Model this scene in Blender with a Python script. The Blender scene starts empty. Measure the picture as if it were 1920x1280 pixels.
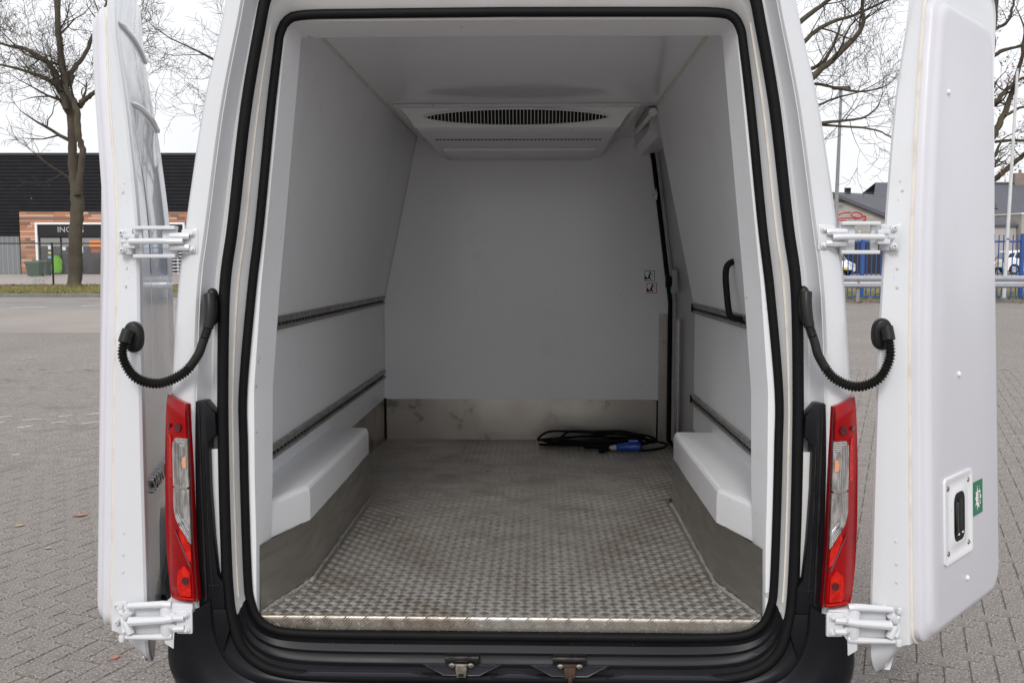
import bpy, bmesh, math, random
import numpy as np
from mathutils import Matrix, Vector
random.seed(7)
SC = bpy.context.scene
COL = SC.collection
rad = math.radians

# ------------------------------------------------------------------ camera, sky, sun, exposure
CAM_H = 1.78
cam = bpy.data.cameras.new('camera'); cam.sensor_width = 36.0; cam.lens = 36.0*1900/1920
cam.clip_start = 0.05; cam.clip_end = 2000
cam_o = bpy.data.objects.new('camera', cam); COL.objects.link(cam_o)
cam_o.location = (0, 0, CAM_H); cam_o.rotation_euler = (rad(90)-math.atan(180/1900), 0, 0)
SC.camera = cam_o

SUN_EL, SUN_AZ = 40.0, 190.0            # high veiled sun behind the camera, a little to its left
world = bpy.data.worlds.new('World'); SC.world = world; world.use_nodes = True
wn, wl = world.node_tree.nodes, world.node_tree.links
bg = wn['Background']; bg.inputs['Strength'].default_value = 0.12
sky = wn.new('ShaderNodeTexSky'); sky.sky_type = 'NISHITA'; sky.sun_disc = False
sky.sun_elevation = rad(SUN_EL); sky.sun_rotation = rad(SUN_AZ); sky.dust_density = 6.0
hs = wn.new('ShaderNodeHueSaturation'); hs.inputs['Saturation'].default_value = 0.12
wl.new(sky.outputs[0], hs.inputs['Color'])
tc = wn.new('ShaderNodeTexCoord'); nz = wn.new('ShaderNodeTexNoise'); nz.inputs['Scale'].default_value = 2.2; nz.inputs['Detail'].default_value = 5
wl.new(tc.outputs['Generated'], nz.inputs['Vector'])
cr = wn.new('ShaderNodeValToRGB'); cr.color_ramp.elements[0].position = .3; cr.color_ramp.elements[1].position = .75
cr.color_ramp.elements[0].color = (6.9, 7.05, 7.4, 1); cr.color_ramp.elements[1].color = (8.4, 8.5, 8.7, 1)   # even cloud deck
wl.new(nz.outputs['Fac'], cr.inputs[0])
mx = wn.new('ShaderNodeMix'); mx.data_type = 'RGBA'; mx.inputs[0].default_value = 0.88
wl.new(hs.outputs[0], mx.inputs[6]); wl.new(cr.outputs[0], mx.inputs[7]); wl.new(mx.outputs[2], bg.inputs['Color'])

sun = bpy.data.lights.new('sun', 'SUN'); sun.energy = 1.45; sun.angle = rad(18); sun.color = (1, .97, .93)
sun_o = bpy.data.objects.new('sun', sun); COL.objects.link(sun_o)
sd = Vector((math.sin(rad(SUN_AZ))*math.cos(rad(SUN_EL)), math.cos(rad(SUN_AZ))*math.cos(rad(SUN_EL)), math.sin(rad(SUN_EL))))
sun_o.rotation_euler = sd.to_track_quat('Z', 'Y').to_euler(); sun_o.location = (0, 0, 30)

vs = SC.view_settings; vs.view_transform = 'Standard'; vs.look = 'None'; vs.gamma = 1.0; vs.use_curve_mapping = False
vs.exposure = 0.27
cy = SC.cycles
cy.use_denoising = True; cy.max_bounces = 12; cy.diffuse_bounces = 6; cy.glossy_bounces = 5; cy.transparent_max_bounces = 12
cy.use_adaptive_sampling = True; cy.adaptive_threshold = 0.015; cy.sample_clamp_indirect = 6
try: cy.denoiser = 'OPENIMAGEDENOISE'
except Exception: pass

# ------------------------------------------------------------------ pixel <-> place helpers (used only to read measures off the photograph)
_F = 1900.; _t = math.atan(180/_F); _s, _c = math.sin(_t), math.cos(_t)
def ray(u, v):
    a, b = u-960., 640.-v
    return Vector((a, _F*_c+b*_s, -_F*_s+b*_c))
def ground(u, v, z=0.):
    r = ray(u, v); r = r*((z-CAM_H)/r.z); return Vector((r.x, r.y, z))
def far(u, v, D):
    r = ray(u, v); r = r*(D/r.y); return Vector((r.x, r.y, r.z+CAM_H))

# ------------------------------------------------------------------ materials
MATS = {}
def mat(name, col, rough=.5, metal=0., col2=None, nscale=4., nlo=.35, nhi=.65, detail=6., bump=0., bscale=60., coat=0., spec=.5, rvar=0.,
        stretch=None, trans=0., ior=1.45, alpha=1., specks=None, bdist=.01, stain=None):
    if name in MATS: return MATS[name]
    m = bpy.data.materials.new(name); m.use_nodes = True
    n, l = m.node_tree.nodes, m.node_tree.links
    b = n['Principled BSDF']
    b.inputs['Base Color'].default_value = (*col, 1); b.inputs['Roughness'].default_value = rough; b.inputs['Metallic'].default_value = metal
    b.inputs['Coat Weight'].default_value = coat; b.inputs['Coat Roughness'].default_value = .04; b.inputs['Specular IOR Level'].default_value = spec
    b.inputs['Transmission Weight'].default_value = trans; b.inputs['IOR'].default_value = ior; b.inputs['Alpha'].default_value = alpha
    t = n.new('ShaderNodeTexCoord'); src = t.outputs['Object']
    if stretch:
        mp = n.new('ShaderNodeMapping'); mp.inputs['Scale'].default_value = stretch; l.new(src, mp.inputs['Vector']); src = mp.outputs[0]
    cur = None
    def noise(scale, det=6., rgh=.6):
        q = n.new('ShaderNodeTexNoise'); q.inputs['Scale'].default_value = scale; q.inputs['Detail'].default_value = det; q.inputs['Roughness'].default_value = rgh
        l.new(src, q.inputs['Vector']); return q.outputs['Fac']
    def ramp(fac, lo, hi, a=0., b_=1.):
        q = n.new('ShaderNodeMapRange'); q.inputs[1].default_value = lo; q.inputs[2].default_value = hi; q.inputs[3].default_value = a; q.inputs[4].default_value = b_
        l.new(fac, q.inputs[0]); return q.outputs[0]
    def mixc(fac, c1, c2):
        q = n.new('ShaderNodeMix'); q.data_type = 'RGBA'; l.new(fac, q.inputs[0])
        for i, c_ in ((6, c1), (7, c2)):
            if isinstance(c_, tuple): q.inputs[i].default_value = (*c_, 1)
            else: l.new(c_, q.inputs[i])
        return q.outputs[2]
    if col2 is not None:
        f = noise(nscale, detail); cur = mixc(ramp(f, nlo, nhi), col, col2)
        if rvar: l.new(ramp(f, .3, .7, max(.02, rough-rvar), min(1, rough+rvar)), b.inputs['Roughness'])
    for (sc_, lo, hi, sc_col) in (specks or []):
        cur = mixc(ramp(noise(sc_, 3.), lo, hi), cur if cur is not None else col, sc_col)
    if stain:      # (colour, scale, lo, hi): blotchy dirt with a shape of its own
        sc_col, s_, lo, hi = stain; cur = mixc(ramp(noise(s_, 8., .68), lo, hi), cur if cur is not None else col, sc_col)
    if cur is not None: l.new(cur, b.inputs['Base Color'])
    if bump:
        q = n.new('ShaderNodeBump'); q.inputs['Strength'].default_value = bump; q.inputs['Distance'].default_value = bdist
        l.new(noise(bscale, 4.), q.inputs['Height']); l.new(q.outputs[0], b.inputs['Normal'])
    MATS[name] = m; return m

W_PAINT = mat('white_paint', (.615,.625,.65), .18, col2=(.59,.60,.62), nscale=2, coat=.6, bump=.012, bscale=9, stain=((.54,.535,.52), 7, .58, .95))
W_JAMB = mat('jamb_paint', (.63,.63,.645), .32, col2=(.58,.575,.56), nscale=6, coat=.2, stain=((.55,.50,.42), 9, .62, .82))
W_GEL = mat('gelcoat', (.81,.82,.85), .34, col2=(.79,.80,.825), nscale=1.5, rvar=.04, spec=.45, stain=((.68,.67,.65), 3, .58, .95), specks=[(26, .72, .78, (.60,.58,.54)), (7, .70, .74, (.70,.69,.66))])
W_CEIL = mat('gelcoat_ceiling', (.76,.77,.79), .12, col2=(.74,.75,.77), nscale=1.5, spec=.5, stain=((.64,.63,.60), 3, .62, 1.))
W_FRONT = mat('gelcoat_bulkhead', (.80,.81,.835), .17, col2=(.78,.79,.81), nscale=1.5, spec=.5, bump=.012, bscale=2.5, stain=((.68,.67,.65), 3, .58, .95), specks=[(26, .72, .78, (.60,.58,.54))])
W_GELF = mat('gelcoat_frame', (.74,.745,.77), .31, col2=(.73,.73,.745), nscale=7, spec=.5, specks=[(40, .69, .75, (.50,.47,.43)), (16, .70, .735, (.46,.445,.42)), (75, .72, .76, (.30,.28,.25))], stain=((.50,.44,.35), 14, .70, .85), bump=.03, bscale=12)
W_PLUG = mat('insulation_skin', (.61,.607,.65), .34, col2=(.585,.582,.62), nscale=3, rvar=.04, bump=.02, bscale=5)
SEALANT = mat('aged_sealant', (.68,.64,.56), .6, col2=(.52,.43,.33), nscale=16, nlo=.5, nhi=.85, bump=.2, bscale=60)
RUBBER = mat('black_rubber', (.0055,.0055,.006), .6, col2=(.007,.007,.007), nscale=30, spec=.16)
BLACK_P = mat('black_plastic', (.005,.0052,.007), .37, spec=.2, col2=(.008,.008,.010), nscale=5, rvar=.06, bump=.06, bscale=400, bdist=.002, stain=((.035,.032,.03), 20, .70, .85))
BLACK_G = mat('black_gloss', (.004,.004,.005), .18, col2=(.016,.016,.017), nscale=12)
HOSE = mat('hose_plastic', (.009,.009,.009), .38, spec=.35, col2=(.014,.0135,.012), nscale=18)
ALU = mat('brushed_aluminium', (.50,.49,.475), .36, 1., col2=(.40,.39,.37), nscale=5, rvar=.08, stretch=(1,1,6), bump=.03, bscale=150, stain=((.27,.24,.20), 4, .55, .9))
ALU_K = mat('corroded_aluminium', (.36,.34,.315), .36, 1., col2=(.28,.255,.23), nscale=3, rvar=.07, bump=.03, bscale=90, stain=((.17,.165,.14), 6, .60, .66))
ALU_RAIL = mat('rail_aluminium', (.30,.295,.28), .42, .35, col2=(.20,.195,.18), nscale=20, rvar=.1)
TREAD = mat('tread_aluminium', (.40,.375,.345), .36, .75, col2=(.27,.24,.205), nscale=4, rvar=.05, bump=.06, bscale=300, bdist=.003,
            specks=[(110, .60, .68, (.55,.52,.48)), (14, .60, .70, (.24,.22,.20)), (210, .62, .66, (.66,.64,.61))], stain=((.17,.12,.065), 3.2, .50, .80))
TREAD_B = mat('tread_bar_aluminium', (.54,.52,.49), .33, .75, col2=(.38,.355,.32), nscale=5, rvar=.04, specks=[(14, .60, .70, (.30,.28,.255)), (180, .62, .66, (.78,.76,.73))], stain=((.28,.215,.14), 4, .50, .80))
WELD = mat('floor_sealer', (.34,.33,.31), .7, col2=(.18,.17,.15), nscale=60, bump=.5, bscale=120)
LENS_R = mat('red_lens', (.21,.001,.003), .14, col2=(.30,.001,.003), nscale=9, coat=.12, spec=.3)
LENS_B = mat('red_reflector', (.62,.016,.007), .15, col2=(.34,.004,.004), nscale=55, coat=.2, spec=.3)
LENS_D = mat('dark_red_lens', (.06,.002,.003), .12, coat=1.)
LENS_C = mat('clear_lens', (.55,.53,.51), .12, .4, col2=(.20,.195,.19), nscale=70, stretch=(1,1,.35), coat=1.)
AMBER = mat('amber_bulb', (.75,.28,.09), .25, col2=(.55,.3,.2), nscale=40, coat=.6)
CHROME = mat('chrome', (.7,.7,.71), .08, 1.)
CHROME_D = mat('dark_chrome', (.22,.22,.23), .15, 1.)
HL_PLASTIC = mat('highlight_plastic', (.018,.019,.026), .33, spec=.5)  # black plastic coloured lighter and bluish, painting in the highlights on the sill
STEEL = mat('zinc_steel', (.36,.34,.31), .38, 1., col2=(.2,.16,.12), nscale=60)
RUST = mat('rusty_steel', (.09,.05,.03), .7, .4, col2=(.06,.04,.03), nscale=80, bump=.3, bscale=200)
PAINTED_VOID = mat('painted_void', (.004,.004,.004), .9)  # near-black colour painted for the dark inside slots and openings
GREY_P = mat('grey_plastic', (.32,.32,.33), .4)
LAMP_P = mat('lamp_diffuser', (.74,.73,.68), .35)
DOOR_GREY = mat('door_lining', (.46,.46,.47), .32, col2=(.42,.42,.42), nscale=5)
BLUE_PL = mat('blue_plastic', (.006,.05,.30), .35)
GREEN_S = mat('green_sticker', (.010,.16,.075), .4)
WHITE_S = mat('white_sticker', (.78,.79,.77), .45)
RED_S = mat('red_sticker', (.5,.03,.03), .4)
TYRE = mat('tyre', (.02,.02,.02), .8, bump=.2, bscale=90)
GLASS_D = mat('dark_glass', (.02,.023,.025), .05, spec=.8, coat=.5)
BRICK = mat('paving_brick', (.248,.222,.206), .9, col2=(.188,.170,.158), nscale=7, bump=.9, bscale=170, bdist=.006,
            specks=[(75, .55, .62, (.40,.355,.325)), (55, .57, .64, (.08,.072,.067)), (100, .62, .67, (.68,.64,.60)), (30, .64, .72, (.15,.125,.10))], stain=((.135,.125,.10), 1.3, .55, .8))
SAND = mat('joint_sand', (.115,.105,.085), 1., col2=(.07,.066,.05), nscale=9, bump=.8, bscale=120, specks=[(110, .62, .70, (.25,.23,.20))])
LOT = mat('lot_paving_far', (.243,.217,.202), .92, col2=(.203,.183,.171), nscale=.6, bump=.8, bscale=40, specks=[(18, .57, .66, (.36,.325,.30)), (26, .58, .68, (.13,.115,.105))])
ASPHALT = mat('road_asphalt', (.23,.215,.205), .9, col2=(.26,.24,.227), nscale=.5, specks=[(40, .58, .7, (.24,.225,.21))])
ASPHALT_B = mat('beige_asphalt', (.31,.275,.25), .92, col2=(.26,.235,.215), nscale=.4, specks=[(40, .58, .7, (.28,.255,.23))])
KERB = mat('kerb_concrete', (.13,.125,.118), .9, col2=(.19,.18,.17), nscale=3, bump=.3, bscale=40)
FOOTWAY = mat('footway_tiles', (.38,.34,.32), .9, col2=(.33,.30,.285), nscale=2)
LINE_W = mat('road_paint', (.62,.61,.59), .7, col2=(.36,.34,.32), nscale=5, nlo=.5, nhi=.8)
LINE_Y = mat('faded_yellow_paint', (.5,.36,.2), .8, col2=(.25,.2,.16), nscale=5)

# ------------------------------------------------------------------ mesh helpers
def tag(o, label=None, cat=None, group=None, kind=None):
    for k, v in (('label', label), ('category', cat), ('group', group), ('kind', kind)):
        if v: o[k] = v
    return o
def empty(name, loc=(0,0,0), rot=(0,0,0), label=None, cat=None, group=None):
    o = bpy.data.objects.new(name, None); COL.objects.link(o); o.location = loc; o.rotation_euler = rot; o.empty_display_size = .2
    return tag(o, label, cat, group)
def link_mesh(name, me, parent=None, loc=(0,0,0), rot=(0,0,0)):
    o = bpy.data.objects.new(name, me); COL.objects.link(o); o.parent = parent; o.location = loc; o.rotation_euler = rot
    return o
def catmull(pts, k=6, closed=False):
    P = [np.array(p, float) for p in pts]; out = []; n = len(P)
    for i in range(n if closed else n-1):
        if closed: a, b, c, d = P[i-1], P[i], P[(i+1)%n], P[(i+2)%n]
        else: a, b, c, d = P[max(i-1,0)], P[i], P[i+1], P[min(i+2,n-1)]
        for j in range(k):
            t = j/k
            out.append(.5*((2*b)+(c-a)*t+(2*a-5*b+4*c-d)*t*t+(3*b-a-3*c+d)*t**3))
    if not closed: out.append(P[-1])
    return out
def resample(pts, n):
    P = np.array(pts, float); L = np.r_[0, np.cumsum(np.linalg.norm(np.diff(P, axis=0), axis=1))]
    s = np.linspace(0, L[-1], n)
    return np.stack([np.interp(s, L, P[:,k]) for k in range(P.shape[1])], 1)
class MB:
    def __init__(s): s.v = []; s.f = []
    def add(s, vs, fs):
        o = len(s.v); s.v += [tuple(map(float, p)) for p in vs]; s.f += [tuple(i+o for i in f) for f in fs]; return s
    def box(s, a, b):
        (x0,y0,z0), (x1,y1,z1) = a, b
        return s.add([(x0,y0,z0),(x1,y0,z0),(x1,y1,z0),(x0,y1,z0),(x0,y0,z1),(x1,y0,z1),(x1,y1,z1),(x0,y1,z1)],
                     [(0,3,2,1),(4,5,6,7),(0,1,5,4),(1,2,6,5),(2,3,7,6),(3,0,4,7)])
    def cbox(s, c, d): return s.box([c[i]-d[i]/2 for i in range(3)], [c[i]+d[i]/2 for i in range(3)])
    def loft(s, rings, closed=True, cap=True):
        n = len(rings[0]); vs = [p for r in rings for p in r]; fs = []
        for i in range(len(rings)-1):
            for j in range(n if closed else n-1):
                k = (j+1) % n
                fs.append((i*n+j, i*n+k, (i+1)*n+k, (i+1)*n+j))
        if cap and closed: fs.append(tuple(range(n-1,-1,-1))); fs.append(tuple((len(rings)-1)*n+j for j in range(n)))
        return s.add(vs, fs)
    def prism(s, poly, ax, a, b):
        def at(p, q):
            r = list(p); r.insert(ax, q); return r
        return s.loft([[at(p, a) for p in poly], [at(p, b) for p in poly]])
    def tube(s, path, r, sides=8, cap=True, flat=None):
        P = [Vector(p) for p in path]; n = len(P); rr = r if hasattr(r, '__len__') else [r]*n
        T = [(P[min(i+1,n-1)]-P[max(i-1,0)]).normalized() for i in range(n)]
        ref = Vector((0,0,1)) if abs(T[0].z) < .9 else Vector((1,0,0))
        N = T[0].cross(ref).normalized(); rings = []
        for i in range(n):
            N = (N-T[i]*N.dot(T[i]))
            N = N.normalized() if N.length > 1e-6 else T[i].orthogonal().normalized()
            B = T[i].cross(N)
            rings.append([P[i]+N*(math.cos(2*math.pi*k/sides)*rr[i])+B*(math.sin(2*math.pi*k/sides)*rr[i]) for k in range(sides)])
        return s.loft(rings, True, cap)
    def cyl(s, a, b, r, sides=12, r2=None): return s.tube([a, b], [r, r if r2 is None else r2], sides)
    def grid(s, rows): return s.loft(rows, closed=False, cap=False)
    def mirror(s):
        m = MB(); m.v = [(-x,y,z) for x,y,z in s.v]; m.f = [tuple(reversed(f)) for f in s.f]; return m
    def mesh(s, name, m, smooth=30, bevel=0, normals=True):
        me = bpy.data.meshes.new(name); me.from_pydata(s.v, [], s.f)
        if normals or bevel:
            bm = bmesh.new(); bm.from_mesh(me)
            if bevel:
                bmesh.ops.remove_doubles(bm, verts=bm.verts, dist=1e-5)
                bmesh.ops.recalc_face_normals(bm, faces=bm.faces)
                ed = [e for e in bm.edges if len(e.link_faces) == 2 and e.calc_face_angle(0) > .6]
                bmesh.ops.bevel(bm, geom=ed, offset=bevel, segments=2, affect='EDGES', profile=.6, clamp_overlap=True)
            if normals: bmesh.ops.recalc_face_normals(bm, faces=bm.faces)
            bm.to_mesh(me); bm.free()
        if m: me.materials.append(m)
        if smooth:
            me.polygons.foreach_set('use_smooth', [True]*len(me.polygons))
            try: me.set_sharp_from_angle(angle=rad(smooth))
            except Exception: pass
        me.update(); return me
    def build(s, name, m, parent=None, loc=(0,0,0), rot=(0,0,0), smooth=30, bevel=0, normals=True):
        return link_mesh(name, s.mesh(name, m, smooth, bevel, normals), parent, loc, rot)
def text_mesh(body, size, extrude, m, name):
    c = bpy.data.curves.new(name, 'FONT'); c.body = body; c.size = size; c.extrude = extrude; c.resolution_u = 2
    o = bpy.data.objects.new(name, c); COL.objects.link(o); bpy.context.view_layer.update()
    dg = bpy.context.evaluated_depsgraph_get(); me = bpy.data.meshes.new_from_object(o.evaluated_get(dg))
    bpy.data.objects.remove(o); bpy.data.curves.remove(c); me.materials.clear(); me.materials.append(m); me.name = name
    return me
def lerp(a, b, t): return a+(b-a)*t

# ------------------------------------------------------------------ ground
def sheet(name, poly, z, m, parent=None):
    b = MB(); b.add([(x,y,z) for x,y in poly], [tuple(range(len(poly)))]); return b.build(name, m, parent, smooth=0, normals=False)
lot = tag(sheet('paved_lot', [(-900,-300),(900,-300),(900,1500),(-900,1500)], -.006, LOT), 'grey brick paved lot the van stands on', 'paving', kind='structure')
# herringbone of concrete bricks round the van: each brick proud of sandy joints
BX0, BX1, BY0, BY1, BW = -8.5, 8.5, .6, 14.5, .105
bed = sheet('joint_sand', [(BX0,BY0),(BX1,BY0),(BX1,BY1),(BX0,BY1)], -.0035, SAND, lot)
AX = rad(-21); e1 = Vector((math.cos(AX), math.sin(AX))); e2 = Vector((-e1.y, e1.x))
def brick_mb(L, Wd, h, ch=.003):
    b = MB(); x, y = L/2, Wd/2
    b.add([(-x,-y,-.04),(x,-y,-.04),(x,y,-.04),(-x,y,-.04),(-x,-y,h-ch),(x,-y,h-ch),(x,y,h-ch),(-x,y,h-ch),
           (-x+ch,-y+ch,h),(x-ch,-y+ch,h),(x-ch,y-ch,h),(-x+ch,y-ch,h)],
          [(0,1,5,4),(1,2,6,5),(2,3,7,6),(3,0,4,7),(4,5,9,8),(5,6,10,9),(6,7,11,10),(7,4,8,11),(8,9,10,11)]); return b
brick_me = brick_mb(2*BW-.0045, BW-.0045, 0).mesh('brick', BRICK, smooth=0, normals=False)
spots = []
N_ = 150
for i in range(-N_, N_):
    for j in range(-N_, N_):
        t = (i-j) % 4
        if t not in (0, 3): continue
        if t == 0: cx_, cy_, a = i+1, j+.5, AX
        else: cx_, cy_, a = i+.5, j+1, AX+math.pi/2
        p = (e1*cx_+e2*cy_)*BW + Vector((0, 7))
        if BX0 < p.x < BX1 and BY0 < p.y < BY1: spots.append((p.x, p.y, a))
def in_view(p):
    if p[1] < 3.0: return None
    w = Vector((p[0], p[1], -CAM_H)); z = w.y*_c-w.z*_s; yv = w.y*_s+w.z*_c
    u, v = 960+_F*w.x/z, 640-_F*yv/z
    return (u, v) if ((-30 < u < 200 or 1592 < u < 1650 or 1720 < u < 1950) and v < 1310) else None
seen = sorted([(in_view(p)[1], k) for k, p in enumerate(spots) if in_view(p)], reverse=True)[:300]
own = {k for _, k in seen}
bulk = MB(); base = brick_mb(2*BW-.0045, BW-.0045, 0)
for k, (x, y, a) in enumerate(spots):
    a += random.gauss(0, .012); dz = random.gauss(0, .0009); tx, ty = random.gauss(0, .004), random.gauss(0, .004)
    if k in own:
        o = link_mesh('brick', brick_me, lot, (x, y, dz), (tx, ty, a))
    else:
        c_, s_ = math.cos(a), math.sin(a)
        bulk.add([(x+px*c_-py*s_, y+px*s_+py*c_, pz+dz+px*ty*.7+py*tx*.7) for px,py,pz in base.v], base.f)
tag(bulk.build('brick_field', BRICK, lot, smooth=0, normals=False), kind='stuff')

# ------------------------------------------------------------------ the van
FZ = .717                                   # load floor above the ground at the rear
van = empty('delivery_van', label='white refrigerated delivery van with both rear doors folded open', cat='van')
fw = ray(1010, 500).normalized(); rt = fw.cross(Vector((0,0,1))).normalized(); up = rt.cross(fw)
R3 = Matrix((rt, fw, up)).transposed()
ORG = ray(955, 1155)*(2.92/_F) - R3 @ Vector((0, .10, 0)) + Vector((0, 0, CAM_H))
van.location = ORG - R3 @ Vector((0, 0, FZ)); van.rotation_euler = R3.to_euler()
VL = (0, 0, FZ)
CAMV = R3.transposed() @ (Vector((0,0,CAM_H))-ORG)
def vy(u, v, y):                            # pixel -> van frame on the plane at depth y
    d = R3.transposed() @ ray(u, v); q = CAMV + d*((y-CAMV.y)/d.y); return q.x, q.z
def vp(b, name, m, **k): return b.build(name, m, van, VL, **k)
def both(b, name, m, **k): return vp(b, name, m, **k), vp(b.mirror(), name, m, **k)

SEAL_O = [(0,-.142),(.3,-.142),(.5,-.141),(.62,-.133),(.69,-.112),(.745,-.064),(.774,.02),(.784,.11),(.788,.27),(.789,.45),(.787,.67),(.776,.945),(.75,1.12),(.71,1.42),(.668,1.64),(.645,1.73),(.60,1.79),(.52,1.82),(.4,1.83),(0,1.835)]
SEAL_I = [(0,-.052),(.4,-.052),(.6,-.049),(.68,-.038),(.725,-.006),(.745,.045),(.752,.1),(.756,.3),(.757,.5),(.755,.66),(.724,.944),(.70,1.12),(.664,1.43),(.641,1.60),(.633,1.645),(.612,1.680),(.565,1.694),(.4,1.697),(0,1.699)]
def loop(half, n=180):
    h = resample(catmull(half, 8), n)
    return np.vstack([h, (h[::-1]*[-1,1])[1:-1]])
def offset(L, d):
    t = np.roll(L,-1,0)-np.roll(L,1,0); t /= np.linalg.norm(t, axis=1)[:,None]+1e-9
    nrm = np.stack([t[:,1], -t[:,0]], 1); return L+nrm*d      # outward for the counter-clockwise loop
LO, LI = loop(SEAL_O), loop(SEAL_I)
def ring(L, y): return [(p[0], y, p[1]) for p in L]
def seal(L, w, y0, bulge, name, m=RUBBER):
    prof = [(-w,.0),(-w*.9,-.6),(-w*.35,-1),(w*.4,-.95),(w*.95,-.5),(w,.05)]
    rows = [ring(offset(L, o), y0+bulge*h) for o, h in prof]
    rows = [r+[r[0]] for r in rows]
    return vp(MB().grid(rows), name, m, smooth=60)
seal(LO, .0148, .004, .020, 'door_seal'); seal(LI, .0130, .082, .014, 'door_seal')
# jamb between the two seals: white sheet metal above, black plastic below
def jamb(prof, keep, name, m, lo=False):
    rows = []
    A, B = offset(LI, .008), offset(LO, -.010)
    for t, y in prof: rows.append(ring(A+(B-A)*t, y))
    n = len(A); b = MB(); vs_ = [p for r in rows for p in r]; fs = []
    for i in range(len(rows)-1):
        for j in range(n):
            k = (j+1)%n; zc = (A[j][1]+A[k][1])/2
            if keep(zc): fs.append((i*n+j, i*n+k, (i+1)*n+k, (i+1)*n+j))
    b.add(vs_, fs); return vp(b, name, m, smooth=40)
jamb([(0,.082),(.4,.042),(.5,.038),(.6,.034),(1,.006)], lambda z: z > .05, 'door_jamb', W_JAMB)
jamb([(0,.080),(.10,.052),(.30,.046),(.36,.044),(.40,.030),(.68,.024),(.72,.020),(.75,.004),(1,.0)], lambda z: z <= .05, 'rear_sill', BLACK_P)
for s in (1,-1):      # aged sealant running down the middle of the jamb and torn white strip ends
    A, B = offset(LI, .008), offset(LO, -.010); M_ = A*.45+B*.55
    path = [(p[0]*s, .034, p[1]) for p in M_[:180] if p[1] > .06 and p[1] < 1.70]
    b = MB(); b.tube(path[::3], .0035, 6); vp(b, 'sealant_bead', SEALANT)
# pillar round the opening
OUTL = [(.955,-.06),(.952,.08),(.951,.26),(.948,.45),(.936,.65),(.912,.93),(.888,1.10),(.832,1.42),(.776,1.65),(.748,1.78),(.70,1.89),(.61,1.96),(.47,1.985),(.3,1.99),(0,1.992)]
so = resample(catmull(SEAL_O[6:], 8), 120); oo = resample(catmull(OUTL, 8), 240)
zs = np.linspace(.06, 1.66, 60)
sS = np.stack([np.interp(zs, so[:,1][:100], so[:,0][:100]), zs], 1); oS = np.stack([np.interp(zs, oo[:,1][:190], oo[:,0][:190]), zs], 1)
sT = resample([p for p in so if p[1] > 1.66], 40); oT = resample([p for p in oo if p[1] > 1.66], 40)
PS, PO = np.vstack([sS, sT]), np.vstack([oS, oT])
PROF = [(.08,.008),(.16,.030),(.30,.036),(.375,.026),(.42,-.004),(.455,-.022),(.50,-.029),(.66,-.028),(.86,-.016),(.94,-.006),(.985,.010),(1.0,.03)]
rows = [[(p[0], y, p[1]) for p in PS+(PO-PS)*f] for f, y in PROF]
rows += [[(p[0]*1.012, .10, p[1]*1.004) for p in PO], [(p[0]*1.03, .35, p[1]*1.006) for p in PO]]
pil = MB().grid(rows); both(pil, 'door_pillar', W_PAINT, smooth=50)
for s in (1,-1):      # weld seam line of the crease
    P_ = PS+(PO-PS)*.45
    vp(MB().tube([(p[0]*s, -.0185, p[1]) for p in P_[20:96:3]], .0028, 5), 'seam_bead', W_JAMB)
    b = MB(); P2 = PS+(PO-PS)*.25
    b.tube([(p[0]*s, .034, p[1]) for p in P2[20:96:3]], .0022, 5); vp(b, 'seam_bead', W_JAMB)
# body shell forward of the pillars
SIDE = [(0,-.30),(.86,-.30),(.955,-.22),(.985,-.03),(1.0,.28),(.985,.62),(.955,.93),(.925,1.12),(.86,1.44),(.80,1.66),(.765,1.80),(.715,1.905),(.62,1.972),(.47,1.998),(0,2.004)]
sd_ = resample(SIDE, 40)
def section(y, top, w, zb=-.30):
    out = []
    for x, z in sd_:
        zz = z if z < .25 else .25+(z-.25)*(top-.25)/(2.004-.25)
        out.append((x*w, y, max(zz, zb)))
    return out+[(-x, y_, z) for x, y_, z in out[::-1][1:-1]]
b = MB(); b.loft([section(.34,2.004,.985), section(.8,2.01,1.), section(4.0,2.01,1.), section(4.35,1.96,.99), section(4.75,1.6,.985), section(5.3,.85,.97), section(5.75,.62,.93), section(5.95,.35,.85)], cap=True)
# open the rear: drop the rear cap face
b.f.pop(-2)
vp(b, 'body_shell', W_PAINT, smooth=40)
b = MB()
pass
for sx in (1,-1):
    for yy in (1.02, 4.72):
        w = MB(); c = Vector((sx*.86, yy, -FZ+.345))
        prof = [(.09,.20),(.10,.30),(.085,.335),(0,.345),(-.085,.335),(-.10,.30),(-.09,.20)]
        rr = [[(c.x+o, c.y+math.cos(a)*r, c.z+math.sin(a)*r) for a in np.linspace(0,2*math.pi,29)[:-1]] for o, r in prof]
        w.loft(rr, True, False); ty = vp(w, 'wheel', TYRE)
        w = MB(); w.loft([[(c.x+sx*o, c.y+math.cos(a)*r, c.z+math.sin(a)*r) for a in np.linspace(0,2*math.pi,21)[:-1]] for o, r in [(.08,.21),(.05,.17),(.045,.08),(.07,.06)]], True, True)
        w.build('rim', ALU, ty)
b = MB(); b.add([(-.82,4.56,1.80),(.82,4.56,1.80),(.90,5.24,.98),(-.90,5.24,.98)], [(0,1,2,3)]); b.v = [(x,y+.03,z+.03) for x,y,z in b.v]
vp(b, 'windscreen', GLASS_D)
for s in (1,-1): vp(MB().add([(s*.975,4.02,1.50),(s*.90,4.02,1.78)][:1]+[(s*1.0,4.02,.80),(s*1.0,4.75,.80),(s*.985,4.55,1.35),(s*.955,4.10,1.40)], [(1,2,3,4)]), 'cab_window', GLASS_D, normals=False)

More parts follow.
